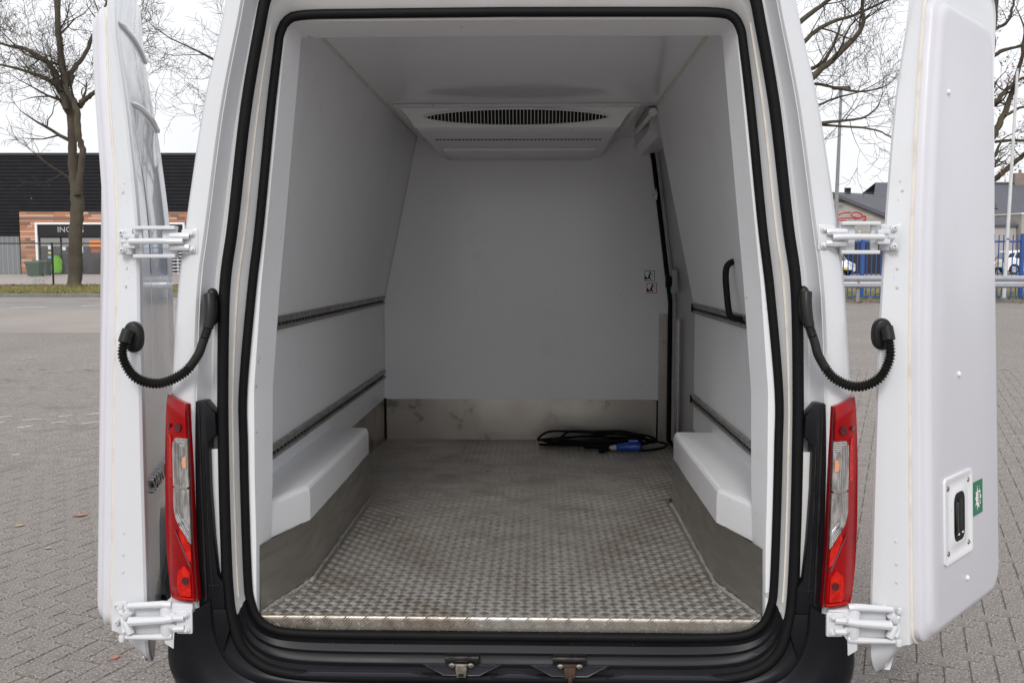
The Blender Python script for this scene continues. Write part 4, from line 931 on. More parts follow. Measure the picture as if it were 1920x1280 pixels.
# wheelie bins
BIN = mat('bin_green', (.055,.095,.07), .5, col2=(.065,.11,.08), nscale=5)
def bin_(x, y, lab):
    r = empty('waste_bin', (x,y,.09), label=lab, cat='bin', group='green bins by the shop front')
    b = MB(); b.loft([[(sx*w,sy*d,z) for sx,sy in ((-1,-1),(1,-1),(1,1),(-1,1))] for w,d,z in ((.30,.26,.04),(.38,.34,.68),(.41,.36,.69),(.41,.36,.74))]); b.build('bin_body', BIN, r, bevel=.02)
    b = MB(); b.loft([[(sx*w,sy*d,z) for sx,sy in ((-1,-1),(1,-1),(1,1),(-1,1))] for w,d,z in ((.43,.38,.74),(.43,.38,.77),(.36,.30,.84))]); b.build('bin_lid', BIN, r, bevel=.02)
    for sx in (-1,1): MB().cyl((sx*.27,.25,.07),(sx*.33,.25,.07),.07,12).build('bin_wheel', TYRE, r)
    b = MB(); b.cyl((-.33,-.39,.70),(.33,-.39,.70),.018,8); b.build('bin_handle', BIN, r)
p = far(66, 510, 55.5); bin_(p.x, 55.5, 'front one of two green bins before the timber wall'); p = far(73, 505, 57.5); bin_(p.x+.25, 57.4, 'rear green bin half hidden behind the other bin')
# stacked white trolley frames seen between the left door and the pillar
rk = empty('trolley_stack', (far(342,500,57).x,57,.09), label='stacked white metal racks in front of the black hall', cat='rack')
for k in range(9):
    MB().tube([(-.75,0,.12+k*.19),(.75,0,.12+k*.19)], .03, 6).build('rack_rail', mat('rack_white', (.62,.63,.64), .4, .3), rk)
for x in (-.75,-.25,.25,.75): MB().cyl((x,0,0),(x,0,1.75),.03,6).build('rack_post', MATS['rack_white'], rk)

# black wire fence along the verge
FB = mat('fence_black', (.012,.012,.014), .4)
wf = empty('wire_fence', (-18,42.3,.1), label='black chain link fence with thin posts along the verge', cat='fence')
def ztop(): return 1.80
MB().cyl((-14,0,1.76),(8.0,0,1.76),.028,8).build('top_rail', FB, wf)
x = far(99,500,42.3).x+18
for k in range(-4, 4): 
    if -14 <= x+k*3.0 <= 8: MB().cyl((x+k*3.0,0,-.1),(x+k*3.0,0,1.80),.042,8).build('fence_post', FB, wf)
wm = MB(); st = .10; n = int(22/st); W_ = .0024
def wire(a, b_):
    a, b_ = Vector(a), Vector(b_); d = (b_-a).normalized(); n_ = Vector((-d.z,0,d.x))*W_
    wm.add([a-n_, b_-n_, b_+n_, a+n_, a+Vector((0,W_*1.7,0)), b_+Vector((0,W_*1.7,0))], [(0,1,2,3),(0,4,5,1),(3,2,5,4)])
for k in range(n):
    x0 = -14+k*st; wire((x0,0,0),(x0+1.72*.62,0,1.72)); wire((x0+1.72*.62,0,0),(x0,0,1.72))
tag(wm.build('wire_mesh', mat('galvanised_wire', (.42,.41,.40), .5, .6), wf, smooth=0, normals=False), kind='stuff')
# small evergreen weed at the fence
LEAF_G = mat('weed_leaf', (.035,.085,.03), .6)
p = far(73,530,42); wd = MB(); rw_ = random.Random(9)
for k in range(120):
    o = Vector((rw_.gauss(0,.2), rw_.gauss(0,.08), abs(rw_.gauss(.15,.2)))); d = Vector((rw_.gauss(0,1),rw_.gauss(0,1),rw_.gauss(.5,1))).normalized()*.12; n_ = d.orthogonal()*.03
    wd.add([o-n_,o+n_,o+d],[(0,1,2)])
tag(wd.build('weed_plant', LEAF_G, None, (p.x,42,.1), smooth=0), 'small dark green weed at the foot of the wire fence', 'plant')

# ------------------------------------------------------------------ bare trees
BARK = mat('tree_bark', (.062,.051,.041), .95, col2=(.085,.072,.050), nscale=2.5, bump=.9, bscale=14, bdist=.04, stretch=(1,1,.35), stain=((.12,.115,.035), 1.1, .55, .72))
TWIG = mat('twig_bark', (.050,.041,.033), .95, col2=(.07,.055,.042), nscale=3)
OAKL = mat('dead_oak_leaf', (.13,.055,.032), .8, col2=(.19,.09,.05), nscale=4)
def tree(name, base, stems, seed, label, trunk_sides=14, depth=4, dens=1.0, rmin=.0075, leaves=0, spread=1.0, droop=0.0, group=None, lowest=.35, first_len=.5):
    """stems: list of (points, radii) in metres from the base"""
    rn = random.Random(seed); T = empty(name, base, label=label, cat='tree', group=group)
    tk = MB(); tw = MB(); lf = MB()
    def grow(p, d, L, r, lv):
        n = max(3, int(5-lv*.4)) if L > .5 else 3
        pts, rr = [p.copy()], [r]; q = p.copy(); v = d.normalized()
        for k in range(n):
            v = (v+Vector((rn.gauss(0,.22),rn.gauss(0,.22),rn.gauss(.06-droop*lv*.05,.16)))).normalized(); q = q+v*(L/n); pts.append(q.copy()); rr.append(max(rmin*.8, r*(1-.72*(k+1)/n)))
        (tk if r > .07 else tw).tube(pts, rr, 7 if r > .07 else (4 if r > .02 else 3), cap=False)
        if leaves and lv >= depth-2:
            for _ in range(leaves if rn.random() < .35 else 0):
                o = pts[rn.randrange(1,len(pts))]+Vector((rn.gauss(0,.07),rn.gauss(0,.07),rn.uniform(-.18,0))); a = Vector((rn.gauss(0,1),rn.gauss(0,1),rn.gauss(-.6,.6))).normalized(); b_ = a.orthogonal().normalized(); 
                h, w = rn.uniform(.05,.085), rn.uniform(.025,.045)
                lf.add([o, o+a*h+b_*w, o+a*h*2, o+a*h-b_*w], [(0,1,2,3)])
        if lv >= depth: return
        kids = int(round((4.6 if lv < depth-1 else 4.2)*dens))
        for k in range(kids):
            t = rn.uniform(.25, 1.0) if k else 1.0
            i = min(n-1, int(t*n)); o = pts[i].lerp(pts[i+1], t*n-i) if t < 1 else pts[-1]
            dd = (pts[min(i+1,n)]-pts[max(i-1,0)]).normalized()
            sp = rn.uniform(.5,1.05)*spread; ax = dd.orthogonal(); ax.rotate(Matrix.Rotation(rn.uniform(0,6.283),3,dd)); nd = dd.copy(); nd.rotate(Matrix.Rotation(sp if k else sp*.35,3,ax))
            grow(o, nd, L*rn.uniform(.48,.72), max(rmin, (rr[i])*rn.uniform(.42,.66)), lv+1)
    for pts, radii in stems:
        P = catmull(pts, 5); Rr = np.interp(np.linspace(0,1,len(P)), np.linspace(0,1,len(radii)), radii)
        P = [Vector(p)+Vector((rn.gauss(0,.02),rn.gauss(0,.02),0))*(1 if i else 0) for i, p in enumerate(P)]
        tk.tube(P, list(Rr*np.array([1+rn.gauss(0,.035) for _ in P])), trunk_sides)
        n = len(P); tot = sum((P[i+1]-P[i]).length for i in range(n-1))
        for k in range(int(9*dens*(tot/8)+2)):
            t = rn.uniform(lowest, 1.0); i = min(n-2, int(t*(n-1))); o = P[i]; dd = (P[i+1]-P[i]).normalized()
            ax = dd.orthogonal(); ax.rotate(Matrix.Rotation(rn.uniform(0,6.283),3,dd)); nd = dd.copy(); nd.rotate(Matrix.Rotation(rn.uniform(.6,1.25)*spread,3,ax))
            grow(o, nd, rn.uniform(.7,1.25)*first_len*5.0, float(Rr[i])*rn.uniform(.28,.5), 1)
        grow(P[-1], (P[-1]-P[-2]), first_len*5.5, float(Rr[-1])*.9, 1)
    t = tk.build('trunk', BARK, T, smooth=60, normals=False); c = tw.build('crown', TWIG, T, smooth=0, normals=False)
    if leaves and lf.v: tag(lf.build('dead_leaves', OAKL, T, smooth=0, normals=False), kind='stuff')
    return T
def rel(D, pts, base): return [tuple(far(u,v,D)-base) for u,v in pts]
B0 = Vector((ground(140,545).x, 40.0, .1))
def Y(pts, dy): return [(x, y+dy*i/max(1,len(pts)-1), z) for i,(x,y,z) in enumerate(pts)]
stems = [
 (Y(rel(40,[(140,546),(139,530),(139,480),(140,420),(141,372),(134,340),(130,300),(127,240),(120,190),(108,120),(97,40),(93,-60),(90,-160)],B0),.6), [.38,.27,.25,.24,.26,.18,.17,.165,.155,.13,.11,.09,.06]),
 (Y(rel(40,[(146,365),(152,330),(155,280),(149,250),(150,215),(143,190),(130,165),(122,110),(118,40),(125,-60),(130,-150)],B0),-.5), [.17,.13,.12,.13,.115,.11,.10,.09,.08,.065,.04]),
 (Y(rel(40,[(149,200),(160,190),(175,182),(195,170),(222,150),(250,120)],B0),-.8), [.11,.10,.09,.07,.05,.03]),
 (Y(rel(40,[(124,205),(105,150),(85,118),(60,100),(30,85),(0,80),(-40,66)],B0),.8), [.13,.11,.10,.085,.07,.055,.03]),
 (Y(rel(40,[(128,160),(135,130),(152,105),(165,70),(182,30),(200,-30)],B0),.5), [.11,.10,.08,.07,.06,.04]),
 (Y(rel(40,[(115,170),(90,150),(60,138),(20,128),(-30,126)],B0),-.9), [.08,.07,.055,.04,.025]),
]
tree('street_tree', B0, stems, 4, 'large bare twin stemmed tree with mossy trunk before the black hall', dens=.92, first_len=.33, lowest=.42, group='bare trees', rmin=.0075, depth=4)
def generic(D, u, h, seed, label, r0=.35, **k):
    b = Vector((far(u,500,D).x, D, 0)); rn = random.Random(seed)
    pts = [(0,0,-.1),(.05,0,h*.12),(rn.gauss(0,.15),rn.gauss(0,.15),h*.3),(rn.gauss(0,.25),rn.gauss(0,.2),h*.5),(rn.gauss(0,.4),rn.gauss(0,.3),h*.75),(rn.gauss(0,.5),rn.gauss(0,.3),h)]
    st = [(pts, [r0*1.35,r0,r0*.85,r0*.7,r0*.42,r0*.2])]
    for j in range(5):
        a = j*1.2566+rn.uniform(-.3,.3); z0 = h*rn.uniform(.3,.5); L = h*rn.uniform(.35,.5)
        st.append(([(0,0,z0),(math.cos(a)*L*.3,math.sin(a)*L*.3,z0+L*.3),(math.cos(a)*L*.7,math.sin(a)*L*.7,z0+L*.55),(math.cos(a)*L*1.1,math.sin(a)*L*1.1,z0+L*.75)], [r0*.45,r0*.36,r0*.25,r0*.12]))
    return tree('street_tree', b, st, seed, label, **k)
generic(47, 640, 12, 21, 'bare tree behind the van whose twigs reach left of its roof', dens=.9, first_len=.46, group='bare trees', spread=1.1)
# tree whose limbs sweep up to the right of the van roof
B3 = Vector((far(1350,500,40).x, 40.0, 0))
st3 = [([(0,0,-.1),(0,0,2),(.1,0,4),(.2,0,6),(.4,.3,9),(.5,.4,12)], [.48,.36,.32,.28,.18,.10])]
for pts, r in [([(1352,330),(1430,230),(1515,150),(1560,110),(1604,58),(1600,0),(1596,-60)], [.20,.17,.13,.11,.08,.06,.03]),
            ([(1352,330),(1420,215),(1500,140),(1560,105),(1598,35)], [.16,.13,.09,.07,.04]),
            ([(1352,300),(1430,150),(1500,85),(1540,52),(1600,32),(1670,0)], [.16,.12,.09,.07,.05,.03]),
            ([(1352,280),(1420,120),(1490,50),(1530,18),(1555,0),(1590,-40)], [.17,.13,.10,.08,.06,.03]),
            ([(1354,350),(1440,180),(1520,157),(1570,163),(1620,170),(1665,160)], [.10,.08,.06,.05,.04,.02]),
            ([(1354,370),(1450,240),(1530,200),(1575,180),(1620,168)], [.10,.07,.05,.04,.025]),
            ([(1354,390),(1450,255),(1535,233),(1580,228),(1615,222),(1640,200)], [.10,.08,.065,.05,.04,.02]),
            ([(1535,234),(1570,238),(1610,242),(1640,250),(1655,262)], [.05,.045,.04,.03,.02]),
            ([(1352,300),(1310,200),(1250,120),(1180,40)], [.16,.12,.09,.05])]:
    st3.append((Y(rel(40, pts, B3), random.Random(len(st3)).uniform(-1.5,1.5)), r))
tree('street_tree', B3, st3, 33, 'bare tree whose limbs sweep right above the van roof beside the flagpole', dens=.72, first_len=.34, group='bare trees', lowest=.45, rmin=.0075)
B4 = Vector((far(1836,500,39).x, 39.0, 0))
st4 = [(rel(39,[(1836,565),(1838,480),(1840,400),(1842,330),(1845,250),(1850,150),(1862,60),(1870,-40)],B4), [.50,.40,.34,.30,.24,.18,.12,.07])]
for pts, r in [([(1842,345),(1862,338),(1880,322),(1905,300),(1930,280),(1980,240)], [.13,.11,.10,.09,.07,.04]),
            ([(1842,300),(1866,250),(1885,215),(1905,165),(1918,125),(1930,60)], [.16,.13,.11,.09,.08,.05]),
            ([(1866,266),(1890,265),(1920,268),(1960,262)], [.06,.055,.05,.03]),
            ([(1842,200),(1868,188),(1890,165),(1910,150),(1950,140)], [.12,.10,.07,.05,.03]),
            ([(1845,120),(1872,98),(1895,92),(1925,82),(1960,70)], [.09,.07,.05,.04,.025]),
            ([(1850,80),(1872,52),(1895,40),(1915,10),(1930,-40)], [.09,.07,.06,.05,.03]),
            ([(1885,218),(1905,205),(1930,195),(1970,170)], [.06,.05,.04,.02]),
            ([(1840,240),(1820,160),(1800,90),(1790,20)], [.13,.10,.07,.04])]:
    st4.append((Y(rel(39, pts, B4), random.Random(40+len(st4)).uniform(-1.2,1.2)), r))
tree('oak_tree', B4, st4, 52, 'bare oak with shrivelled brown leaves beside the tall white pole', dens=.62, first_len=.22, leaves=3, lowest=.4, group='bare trees', rmin=.007)
# trunks further along the row, which the glossy left door mirrors
generic(44, 800, 12, 61, 'bare tree hidden behind the middle of the van', r0=.28, dens=.55, first_len=.4, depth=3, group='bare trees')

# ------------------------------------------------------------------ right hand boundary: crash barrier, blue fence, poles
GALV = mat('galvanised_steel', (.50,.52,.56), .42, .75, col2=(.42,.43,.46), nscale=3, rvar=.08)
BLUE = mat('blue_fence_paint', (.022,.075,.27), .45, col2=(.028,.09,.30), nscale=2)
WHITE_F = mat('flagpole_white', (.62,.63,.64), .4, col2=(.50,.50,.51), nscale=2)
gr = empty('crash_barrier', (8,31.6,0), label='galvanised steel crash barrier along the blue fence', cat='barrier')
pf = [(-.0,.46),(-.035,.475),(-.07,.51),(-.07,.56),(-.02,.60),(-.005,.645),(-.02,.69),(-.07,.73),(-.07,.79),(-.035,.825),(-.0,.84),(.01,.835),(.01,.465)]
for k in range(7):
    x0 = -14+k*5.0; MB().loft([[(x,y,z) for y,z in pf] for x in (x0+.004*k*0, x0+4.985)]).build('barrier_beam', GALV, gr, smooth=25)
for k in range(17):
    x0 = -13.2+k*2.0; MB().box((x0-.05,.02,-.1),(x0+.05,.10,.80)).build('barrier_post', mat('barrier_post', (.33,.33,.33), .6, .4, col2=(.22,.21,.20), nscale=4), gr, smooth=0)
    MB().cyl((x0,-.026,.645),(x0,-.008,.645),.035,8).build('barrier_bolt', STEEL, gr)
bf = empty('bar_fence', (8,33.2,0), label='blue painted steel bar fence behind the crash barrier', cat='fence')
x0, x1 = -14, 19
for zc in (.10, 1.90): MB().box((x0,-.025,zc-.03),(x1,.025,zc+.03)).build('fence_rail', BLUE, bf, smooth=0)
bar_me = MB().cyl((0,0,.02),(0,0,2.12),.017,6).mesh('fence_bar', BLUE)
k0 = x0
while k0 < x1: link_mesh('fence_bar', bar_me, bf, (k0,0,0)); k0 += .153
post_me = MB().box((-.055,-.055,-.1),(.055,.055,2.16)).mesh('fence_post', BLUE, smooth=0)
for k in range(-10, 3):
    xx = far(1915,480,33.2).x-8+k*2.6
    if x0 < xx < x1: link_mesh('fence_post', post_me, bf, (xx,-.04,0))
tag(sheet('fence_strip', [(-6,31.9),(60,31.9),(60,46),(-6,46)], .03, VERGE), 'grassy strip behind the crash barrier', 'verge', kind='structure')
tag(MB().box((-6,31.72,-.02),(60,31.9,.07)).build('lot_kerb', KERB), 'low concrete edging under the crash barrier', 'kerb', kind='structure')
g2 = MB()
for k in range(5000):
    x = rg_.uniform(8,20); y = rg_.uniform(32,38); h = rg_.uniform(.04,.15); a = rg_.uniform(0,3.14)
    g2.add([(x-math.cos(a)*.02,y-math.sin(a)*.02,.02),(x+math.cos(a)*.02,y+math.sin(a)*.02,.02),(x+rg_.gauss(0,.05),y+rg_.gauss(0,.05),.03+h)],[(0,1,2)])
tag(g2.build('grass', GRASS, smooth=0, normals=False), 'thin grass under the blue fence', 'grass', kind='stuff')
lb2 = MB()
for k in range(260):
    x = rg_.uniform(9,18); y = 31.5+rg_.gauss(-.1,.25); a = rg_.uniform(0,6.28); r = rg_.uniform(.03,.07)
    lb2.add([(x+r*math.cos(a+t), y+r*.7*math.sin(a+t), .01+rg_.uniform(0,.03)) for t in (0,1.9,3.1,4.9)], [(0,1,2,3)])
tag(lb2.build('leaf_litter', LEAF_L, smooth=0, normals=False), 'brown fallen leaves along the edging of the lot', 'leaves', kind='stuff')
tag(sheet('car_park', [(5,46),(120,46),(120,74),(5,74)], .035, LOT), 'paved car park behind the blue fence', 'paving', kind='structure')
def pole(x, y, h, lean, lab, base=.065, top=.04):
    r = empty('flag_pole', (x,y,0), label=lab, cat='pole', group='flag poles')
    MB().tube([(0,0,0),(lean*.5,0,h*.5),(lean,0,h)], [base,(base+top)/2,top], 12).build('pole_shaft', WHITE_F, r); MB().cyl((lean,0,h),(lean,0,h+.07),top*1.25,10).build('pole_cap', GREY_P, r)
    MB().cyl((0,0,0),(0,0,.12),base*1.6,12).build('pole_foot', GALV, r)
    if h < 7.8: MB().tube([(-.09,-.08,1.98),(0,-.08,2.02),(.10,-.08,1.96)], .02, 6).build('pole_clamp', GALV, r)
pole(far(1883,540,32.6).x, 32.6, 7.25, .10, 'white pole standing between crash barrier and blue fence')
lp_x = far(1567,430,45).x
lpst = empty('lamp_post', (lp_x,45,0), label='tall grey lamp post with a flat head beside the bare tree', cat='lamp post')
MB().tube([(0,0,0),(0,0,4),(.06,0,8.55)], [.10,.085,.06], 12).build('pole_shaft', mat('lamp_post_grey', (.36,.37,.37), .5, .3), lpst)
MB().loft([[(x*k+.06,y*k,z) for x,y in ((-.38,-.14),(.38,-.14),(.42,0),(.38,.14),(-.38,.14),(-.42,0))] for k,z in ((.85,8.53),(1,8.57),(.9,8.66))]).build('lamp_head', mat('lamp_head', (.12,.12,.12), .5), lpst)

# ------------------------------------------------------------------ buildings beyond the fence
WALLB = mat('pale_brick', (.40,.375,.345), .9, col2=(.33,.31,.285), nscale=1.5, bump=.2, bscale=20)
ROOFG = mat('grey_roofing', (.085,.088,.105), .7, col2=(.10,.10,.12), nscale=.8)
RED_P = mat('red_wall_paint', (.52,.035,.04), .6)
gw = empty('garage_building', (22,75,0), label='pale brick building with grey sloping roof and a red car drawn on its gable', cat='building')
def G(u, v, D=75): p = far(u, v, D); return p.x-22, p.z
gx0, gz0 = G(1550,358); gx1, gz1 = G(1660,401)
ex_, ez_ = gx1+3.2, gz1-1.3
b = MB(); b.prism([(gx0-9,0),(ex_,0),(ex_,ez_-.2),(gx0,gz0-.2),(gx0-9,gz0-3.2)], 1, 0, 14); hw = b.build('gable_wall', WALLB, gw, smooth=0)
b = MB(); sl = (gz0-ez_)/(gx0-ex_)
b.loft([[(gx0-9.4,-.3,gz0-3.5),(gx0,-.3,gz0+.05),(ex_+.4,-.3,ez_-.15),(ex_+.4,-.3,ez_-.42),(gx0,-.3,gz0-.22),(gx0-9.4,-.3,gz0-3.75)],[(gx0-9.4,14.3,gz0-3.5),(gx0,14.3,gz0+.05),(ex_+.4,14.3,ez_-.15),(ex_+.4,14.3,ez_-.42),(gx0,14.3,gz0-.22),(gx0-9.4,14.3,gz0-3.75)]])
b.build('roof', ROOFG, gw, smooth=0)
# the roof rises to a higher ridge further back
r1x, r1z = G(1560,358,82); r2x, r2z = G(1665,364,82)
b = MB(); b.add([(gx0-.5,-.1,gz0),(ex_+.3,-.1,ez_-.1),(ex_+5,9,5.6),(r2x,8,r2z),(r1x-.5,8,r1z)], [(0,1,2,3,4)]); b.build('roof_slope', ROOFG, gw, smooth=0)
b = MB(); vx_, vz_ = G(1597,357,82); b.box((vx_-.2,7.8,vz_-.2),(vx_+.2,8.2,vz_+.25)); b.build('roof_vent', DARKC, gw)
# bricks told apart only as courses at this distance: thin recessed joints
b = MB()
for k in range(28): b.box((gx0-.3,-.006,.5+k*.19),(ex_-.02,.002,.515+k*.19))
tag(b.build('brick_joints', mat('brick_joint', (.28,.265,.25), 1.), gw, smooth=0), kind='stuff')
def ink(pts, r=.04):
    P = [G(u,v) for u,v in pts]; MB().tube([(x,-.012,z) for x,z in catmull(P,5)], [r*.35]+[r]*(len(catmull(P,5))-2)+[r*.35], 5).build('car_drawing', RED_P, gw)
ink([(1569.5,405),(1576,401),(1585,398.5),(1596,398)]); ink([(1595,404),(1599,399),(1606,398),(1614,401),(1619,407)]); ink([(1570,411),(1580,409),(1600,408.5),(1616,408)]); ink([(1600,410),(1612,408.5),(1621,405),(1622.5,411),(1618,413)],.06)
ink([(1571,421),(1575,415),(1581,413),(1587,415),(1590,420)]); ink([(1573,421),(1577,417.5),(1582,416),(1586,418)],.03); ink([(1623,409),(1622,413),(1623,416)]); ink([(1569,416),(1570,413),(1573,411)],.03); ink([(1595,404.5),(1606,407.5),(1616,408)],.03)
me = text_mesh('T.', .42, .004, WHITE_S, 'wall_letter'); tx, tz = G(1608,440); link_mesh('wall_letter', me, gw, (tx,-.02,tz), (rad(90),0,0))
gwx, gwz = G(1568,378); MB().box((gwx-.02,-.5,gwz-.03),(gwx+.05,0,gwz+.03)).build('wall_lamp', DARKC, gw); MB().cbox((gwx+.25,-.45,gwz),(.35,.12,.10)).build('wall_lamp', DARKC, gw)
tag(MB().box((17.5,62.2,0),(27,62.5,2.0)).build('hedge_screen', mat('screen_black', (.02,.02,.025), .6)), 'dark screen wall behind the parked car', 'wall')

TILE = mat('roof_tile', (.055,.055,.062), .6, col2=(.075,.073,.078), nscale=3)
hs_ = empty('tiled_house', (38,80,0), label='house with dark tiled roof and brick chimney beyond the car park', cat='building')
def Hs(u, v, D=80): p = far(u, v, D); return p.x-38, p.z
b = MB(); b.box((-9,0,0),(12,9,4.3)); b.build('house_wall', mat('house_render', (.36,.34,.33), .85, col2=(.32,.30,.29), nscale=2), hs_)
zr = Hs(1890,355)[1]; b = MB(); b.add([(-10,-.5,4.1),(13,-.5,4.1),(11,4.5,zr+.8),(-8,4.5,zr+.8)],[(0,1,2,3)]); b.add([(-10,9.5,4.1),(13,9.5,4.1),(11,4.5,zr+.8),(-8,4.5,zr+.8)],[(0,1,2,3)]); rf = b.build('roof', ROOFG, hs_, smooth=0)
ht = zr+.8-4.1
for k in range(11):      # tile courses on the left end of the roof
    t = .18+k*.075
    if t > .98: break
    xa, xb = Hs(1840,380)[0], Hs(lerp(1872,1892,t),380)[0]
    y_, z_ = -.5+5*t, 4.1+ht*t
    MB().loft([[(xa,y_-.05,z_+.02),(xa,y_-.07,z_+.09),(xa,y_+.4,z_+.32)],[(xb,y_-.05,z_+.02),(xb,y_-.07,z_+.09),(xb,y_+.4,z_+.32)]]).build('tile_course', TILE, rf, smooth=0)
for k in range(8):
    MB().loft([[(Hs(1892,350)[0],4.2-k*.0,zr+.62),(Hs(1892,350)[0],4.15,zr+.70),(Hs(1892,350)[0],4.5,zr+.84)],[(8,4.2,zr+.62),(8,4.15,zr+.70),(8,4.5,zr+.84)]]).build('tile_course', TILE, rf, smooth=0) if k == 0 else None
cxh, czh = Hs(1903,334,85); b = MB(); b.box((cxh-.42,4.1,zr-.2),(cxh+.42,5.0,czh+.35)); ch = b.build('chimney', mat('chimney_brick', (.26,.205,.175), .9, col2=(.20,.16,.14), nscale=6), rf, smooth=0); MB().cyl((cxh+.15,4.5,czh+.35),(cxh+.15,4.5,czh+.65),.12,8).build('chimney', MATS['chimney_brick'], rf)
lo = empty('low_annex', (36,74,0), label='low annex with shallow grey roof in front of the tiled house', cat='building')
a0, a1 = far(1850,425,74).x-36, far(1906,425,74).x-36; za = far(1880,424,74).z; zt_ = far(1862,398,74).z
b = MB(); b.box((a0-3,0,0),(a1,5,za)); b.build('annex_wall', mat('annex_wall', (.40,.38,.37), .85, col2=(.36,.34,.33), nscale=2), lo)
b = MB(); b.loft([[(a0-3.3,-.2,za),(a0-3.3,-.2,za+.12),(a0-1.0,2.5,zt_+.5),(a0-3.3,5,za)],[(a1+.1,-.2,za),(a1+.1,-.2,za+.12),(a1-2.4,2.5,zt_+.3),(a1+.1,5,za)]]); b.build('roof', ROOFG, lo, smooth=0)
b = MB(); b.box((a1+.05,-.6,0),(a1+6,4,far(1910,402,74).z)); q = b.build('pier_wall', WALLB, lo, smooth=0); 
b = MB()
for k in range(20): b.box((a1+.04,-.606,.2+k*.2),(a1+6.01,-.598,.215+k*.2))
tag(b.build('brick_joints', MATS['brick_joint'], lo, smooth=0), kind='stuff')
MB().box((a1,-.66,far(1910,402,74).z),(a1+6.1,4.05,far(1910,402,74).z+.1)).build('wall_cap', WF, lo)

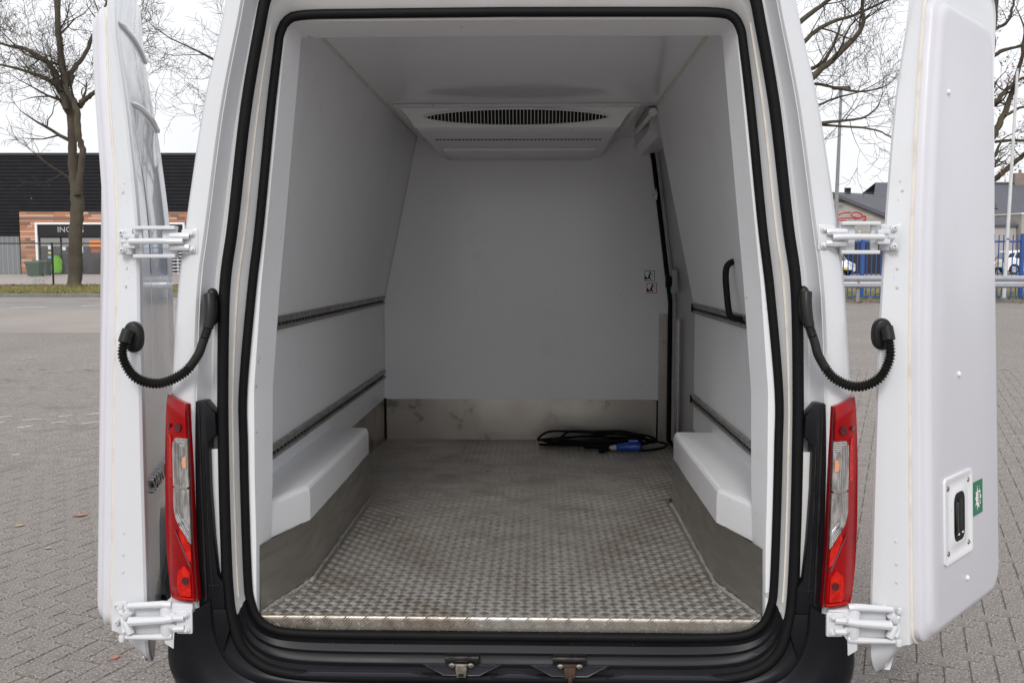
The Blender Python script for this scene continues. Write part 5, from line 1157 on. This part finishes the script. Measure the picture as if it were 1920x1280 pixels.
# ------------------------------------------------------------------ parked cars
CARW = mat('car_white', (.74,.75,.76), .2, coat=.8); PLATE = mat('yellow_plate', (.75,.52,.03), .4); HEADL = mat('headlight_glass', (.45,.46,.48), .1, .4)
def car(loc, rz, lab, L=3.6, hgt=1.48, col=CARW):
    r = empty('parked_car', loc, (0,0,rz), lab, 'car', 'cars parked behind the blue fence')
    # side outline (x along the car, front at +x); body to belt line, then cabin
    W2 = .80
    low = [(-1.78,.30),(-1.80,.55),(-1.76,.80),(-1.66,.94),(-.2,.93),(.72,.92),(1.30,.80),(1.68,.68),(1.80,.50),(1.78,.28),(1.52,.22)]
    def arch(cx_): return [(cx_+.33*math.cos(a), .22+.36*math.sin(a)+.06) for a in np.linspace(0, math.pi, 8)]
    out = low[:-1]+[(1.50,.22)]+arch(1.12)+[(.7,.20),(-.7,.20)]+arch(-1.12)+[(-1.5,.22)]
    s_ = L/3.6; rings = []
    for yy, k in ((-W2,.0),(-W2*.96,.03),(0,.05),(W2*.96,.03),(W2,.0)):
        rings.append([(x*s_*(1 if abs(x) < 1.5 else .985+k*.3), yy*(1-.06*max(0,z-.6)), z) for x,z in out])
    MB().loft(rings).build('car_body', col, r, smooth=35)
    cab = [(-1.70,.90),(-1.55,1.30),(-1.30,1.44),(-.4,1.49),(.22,1.42),(.95,.88)]
    MB().loft([[(x*s_, yy*(1-.20*max(0,z-.9)/.55), z*hgt/1.49) for x,z in cab] for yy in (-.76,-.74,.74,.76)]).build('car_roof', col, r, smooth=35)
    for sy in (-1,1):
        for nm_, pts in (('side_window',[(-.98,.96),(-1.10,1.05),(-.98,1.33),(-.50,1.38),(-.50,.95)]),('side_window',[(-.42,.95),(-.42,1.385),(.12,1.35),(.62,.96)]),('side_window',[(-1.50,1.02),(-1.40,1.26),(-1.1,1.32),(-1.18,1.05)])):
            MB().prism([(x*s_,z*hgt/1.49) for x,z in pts], 1, sy*.735*.97, sy*.752*.985).build(nm_, GLASS_D, r, smooth=0)
        for cx_ in (1.12,-1.12):
            w = MB(); c = (cx_*s_, sy*.72, .29)
            w.loft([[(c[0]+q*math.cos(a), c[1]+sy*o, c[2]+q*math.sin(a)) for a in np.linspace(0,6.283,21)[:-1]] for o,q in ((-.08,.28),(.06,.285),(.085,.25))], True, True); wo = w.build('wheel', TYRE, r)
            w = MB(); w.loft([[(c[0]+q*math.cos(a), c[1]+sy*o, c[2]+q*math.sin(a)) for a in np.linspace(0,6.283,13)[:-1]] for o,q in ((.084,.19),(.095,.17),(.088,.05))], True, True); w.build('rim', GALV, wo)
        MB().prism([(-1.79*s_,.72),(-1.69*s_,.74),(-1.66*s_,1.0),(-1.76*s_,.98)], 1, sy*.58, sy*.79).build('tail_lamp', LENS_B, r, bevel=.02)
        MB().prism([(1.80*s_,.55),(1.77*s_,.70),(1.35*s_,.80),(1.45*s_,.62)], 1, sy*.48, sy*.795).build('headlight', HEADL, r, bevel=.02)
    MB().loft([[(.95*s_+.02,y,.92),(.30*s_,y*.86,1.38)] for y in (-.68,.68)], closed=False, cap=False).build('windscreen', GLASS_D, r, smooth=0)
    MB().loft([[(-1.72*s_,y,.98),(-1.56*s_,y*.9,1.32)] for y in (-.62,.62)], closed=False, cap=False).build('rear_window', GLASS_D, r, smooth=0)
    MB().box((1.76*s_,-.26,.38),(1.84*s_,.26,.49)).build('number_plate', PLATE, r); MB().box((-1.84*s_,-.26,.62),(-1.78*s_,.26,.73)).build('number_plate', PLATE, r)
    MB().box((1.74*s_,-.6,.24),(1.83*s_,.6,.36)).build('grille', BLACK_P, r, bevel=.02); MB().box((-1.82*s_,-.7,.26),(-1.70*s_,.7,.42)).build('rear_valance', BLACK_P, r, bevel=.02)
    return r
pc = far(1905,490,62); car((pc.x+.75,62,.035), rad(-4), 'small white hatchback with red rear lamp parked side on behind the pole')
pc = far(1858,490,63); car((pc.x+.1,64.5,.035), rad(-112), 'white car half hidden behind the open right door', L=3.9)
pc = far(1577,492,58); car((pc.x-.35,59.5,.035), rad(-82), 'white car with yellow number plate facing the blue fence', L=4.0)

# ------------------------------------------------------------------ leaves lying on the paving
LEAF_P = mat('pink_leaf', (.42,.20,.16), .7, col2=(.30,.10,.08), nscale=20); LEAF_T = mat('tan_leaf', (.42,.32,.20), .8)
def leaf(u, v, size, a, m, lab):
    p = ground(u, v); b = MB(); n = 7; rows = []
    for i in range(n):
        t = i/(n-1); w = .36*math.sin(math.pi*min(1,t*1.02))**.8+.004; x = (t-.5); zc = .16*(t-.3)**2+.02
        rows.append([(x*size, -w*size, (zc+.14*w)*size),(x*size,0,zc*size*.5),(x*size, w*size,(zc+.10*w)*size)])
    b.grid(rows); tag(b.build('fallen_leaf', m, None, (p.x,p.y,.002), (0,0,a), smooth=60), lab, 'leaf', 'leaves on the paving')
leaf(150,967,.095,.1,LEAF_P,'pink brown curled leaf on the paving left of the van')
leaf(35,986,.07,.3,LEAF_T,'flat pale tan leaf near the left edge of the paving')
leaf(90,1028,.045,.2,LEAF_T,'small tan leaf scrap in front of the pink leaf')
leaf(216,1233,.05,1.2,LEAF_P,'small reddish leaf under the foot of the left door')
leaf(1610,568,.16,.4,LEAF_P,'brown leaf by the edging seen between pillar and right door')
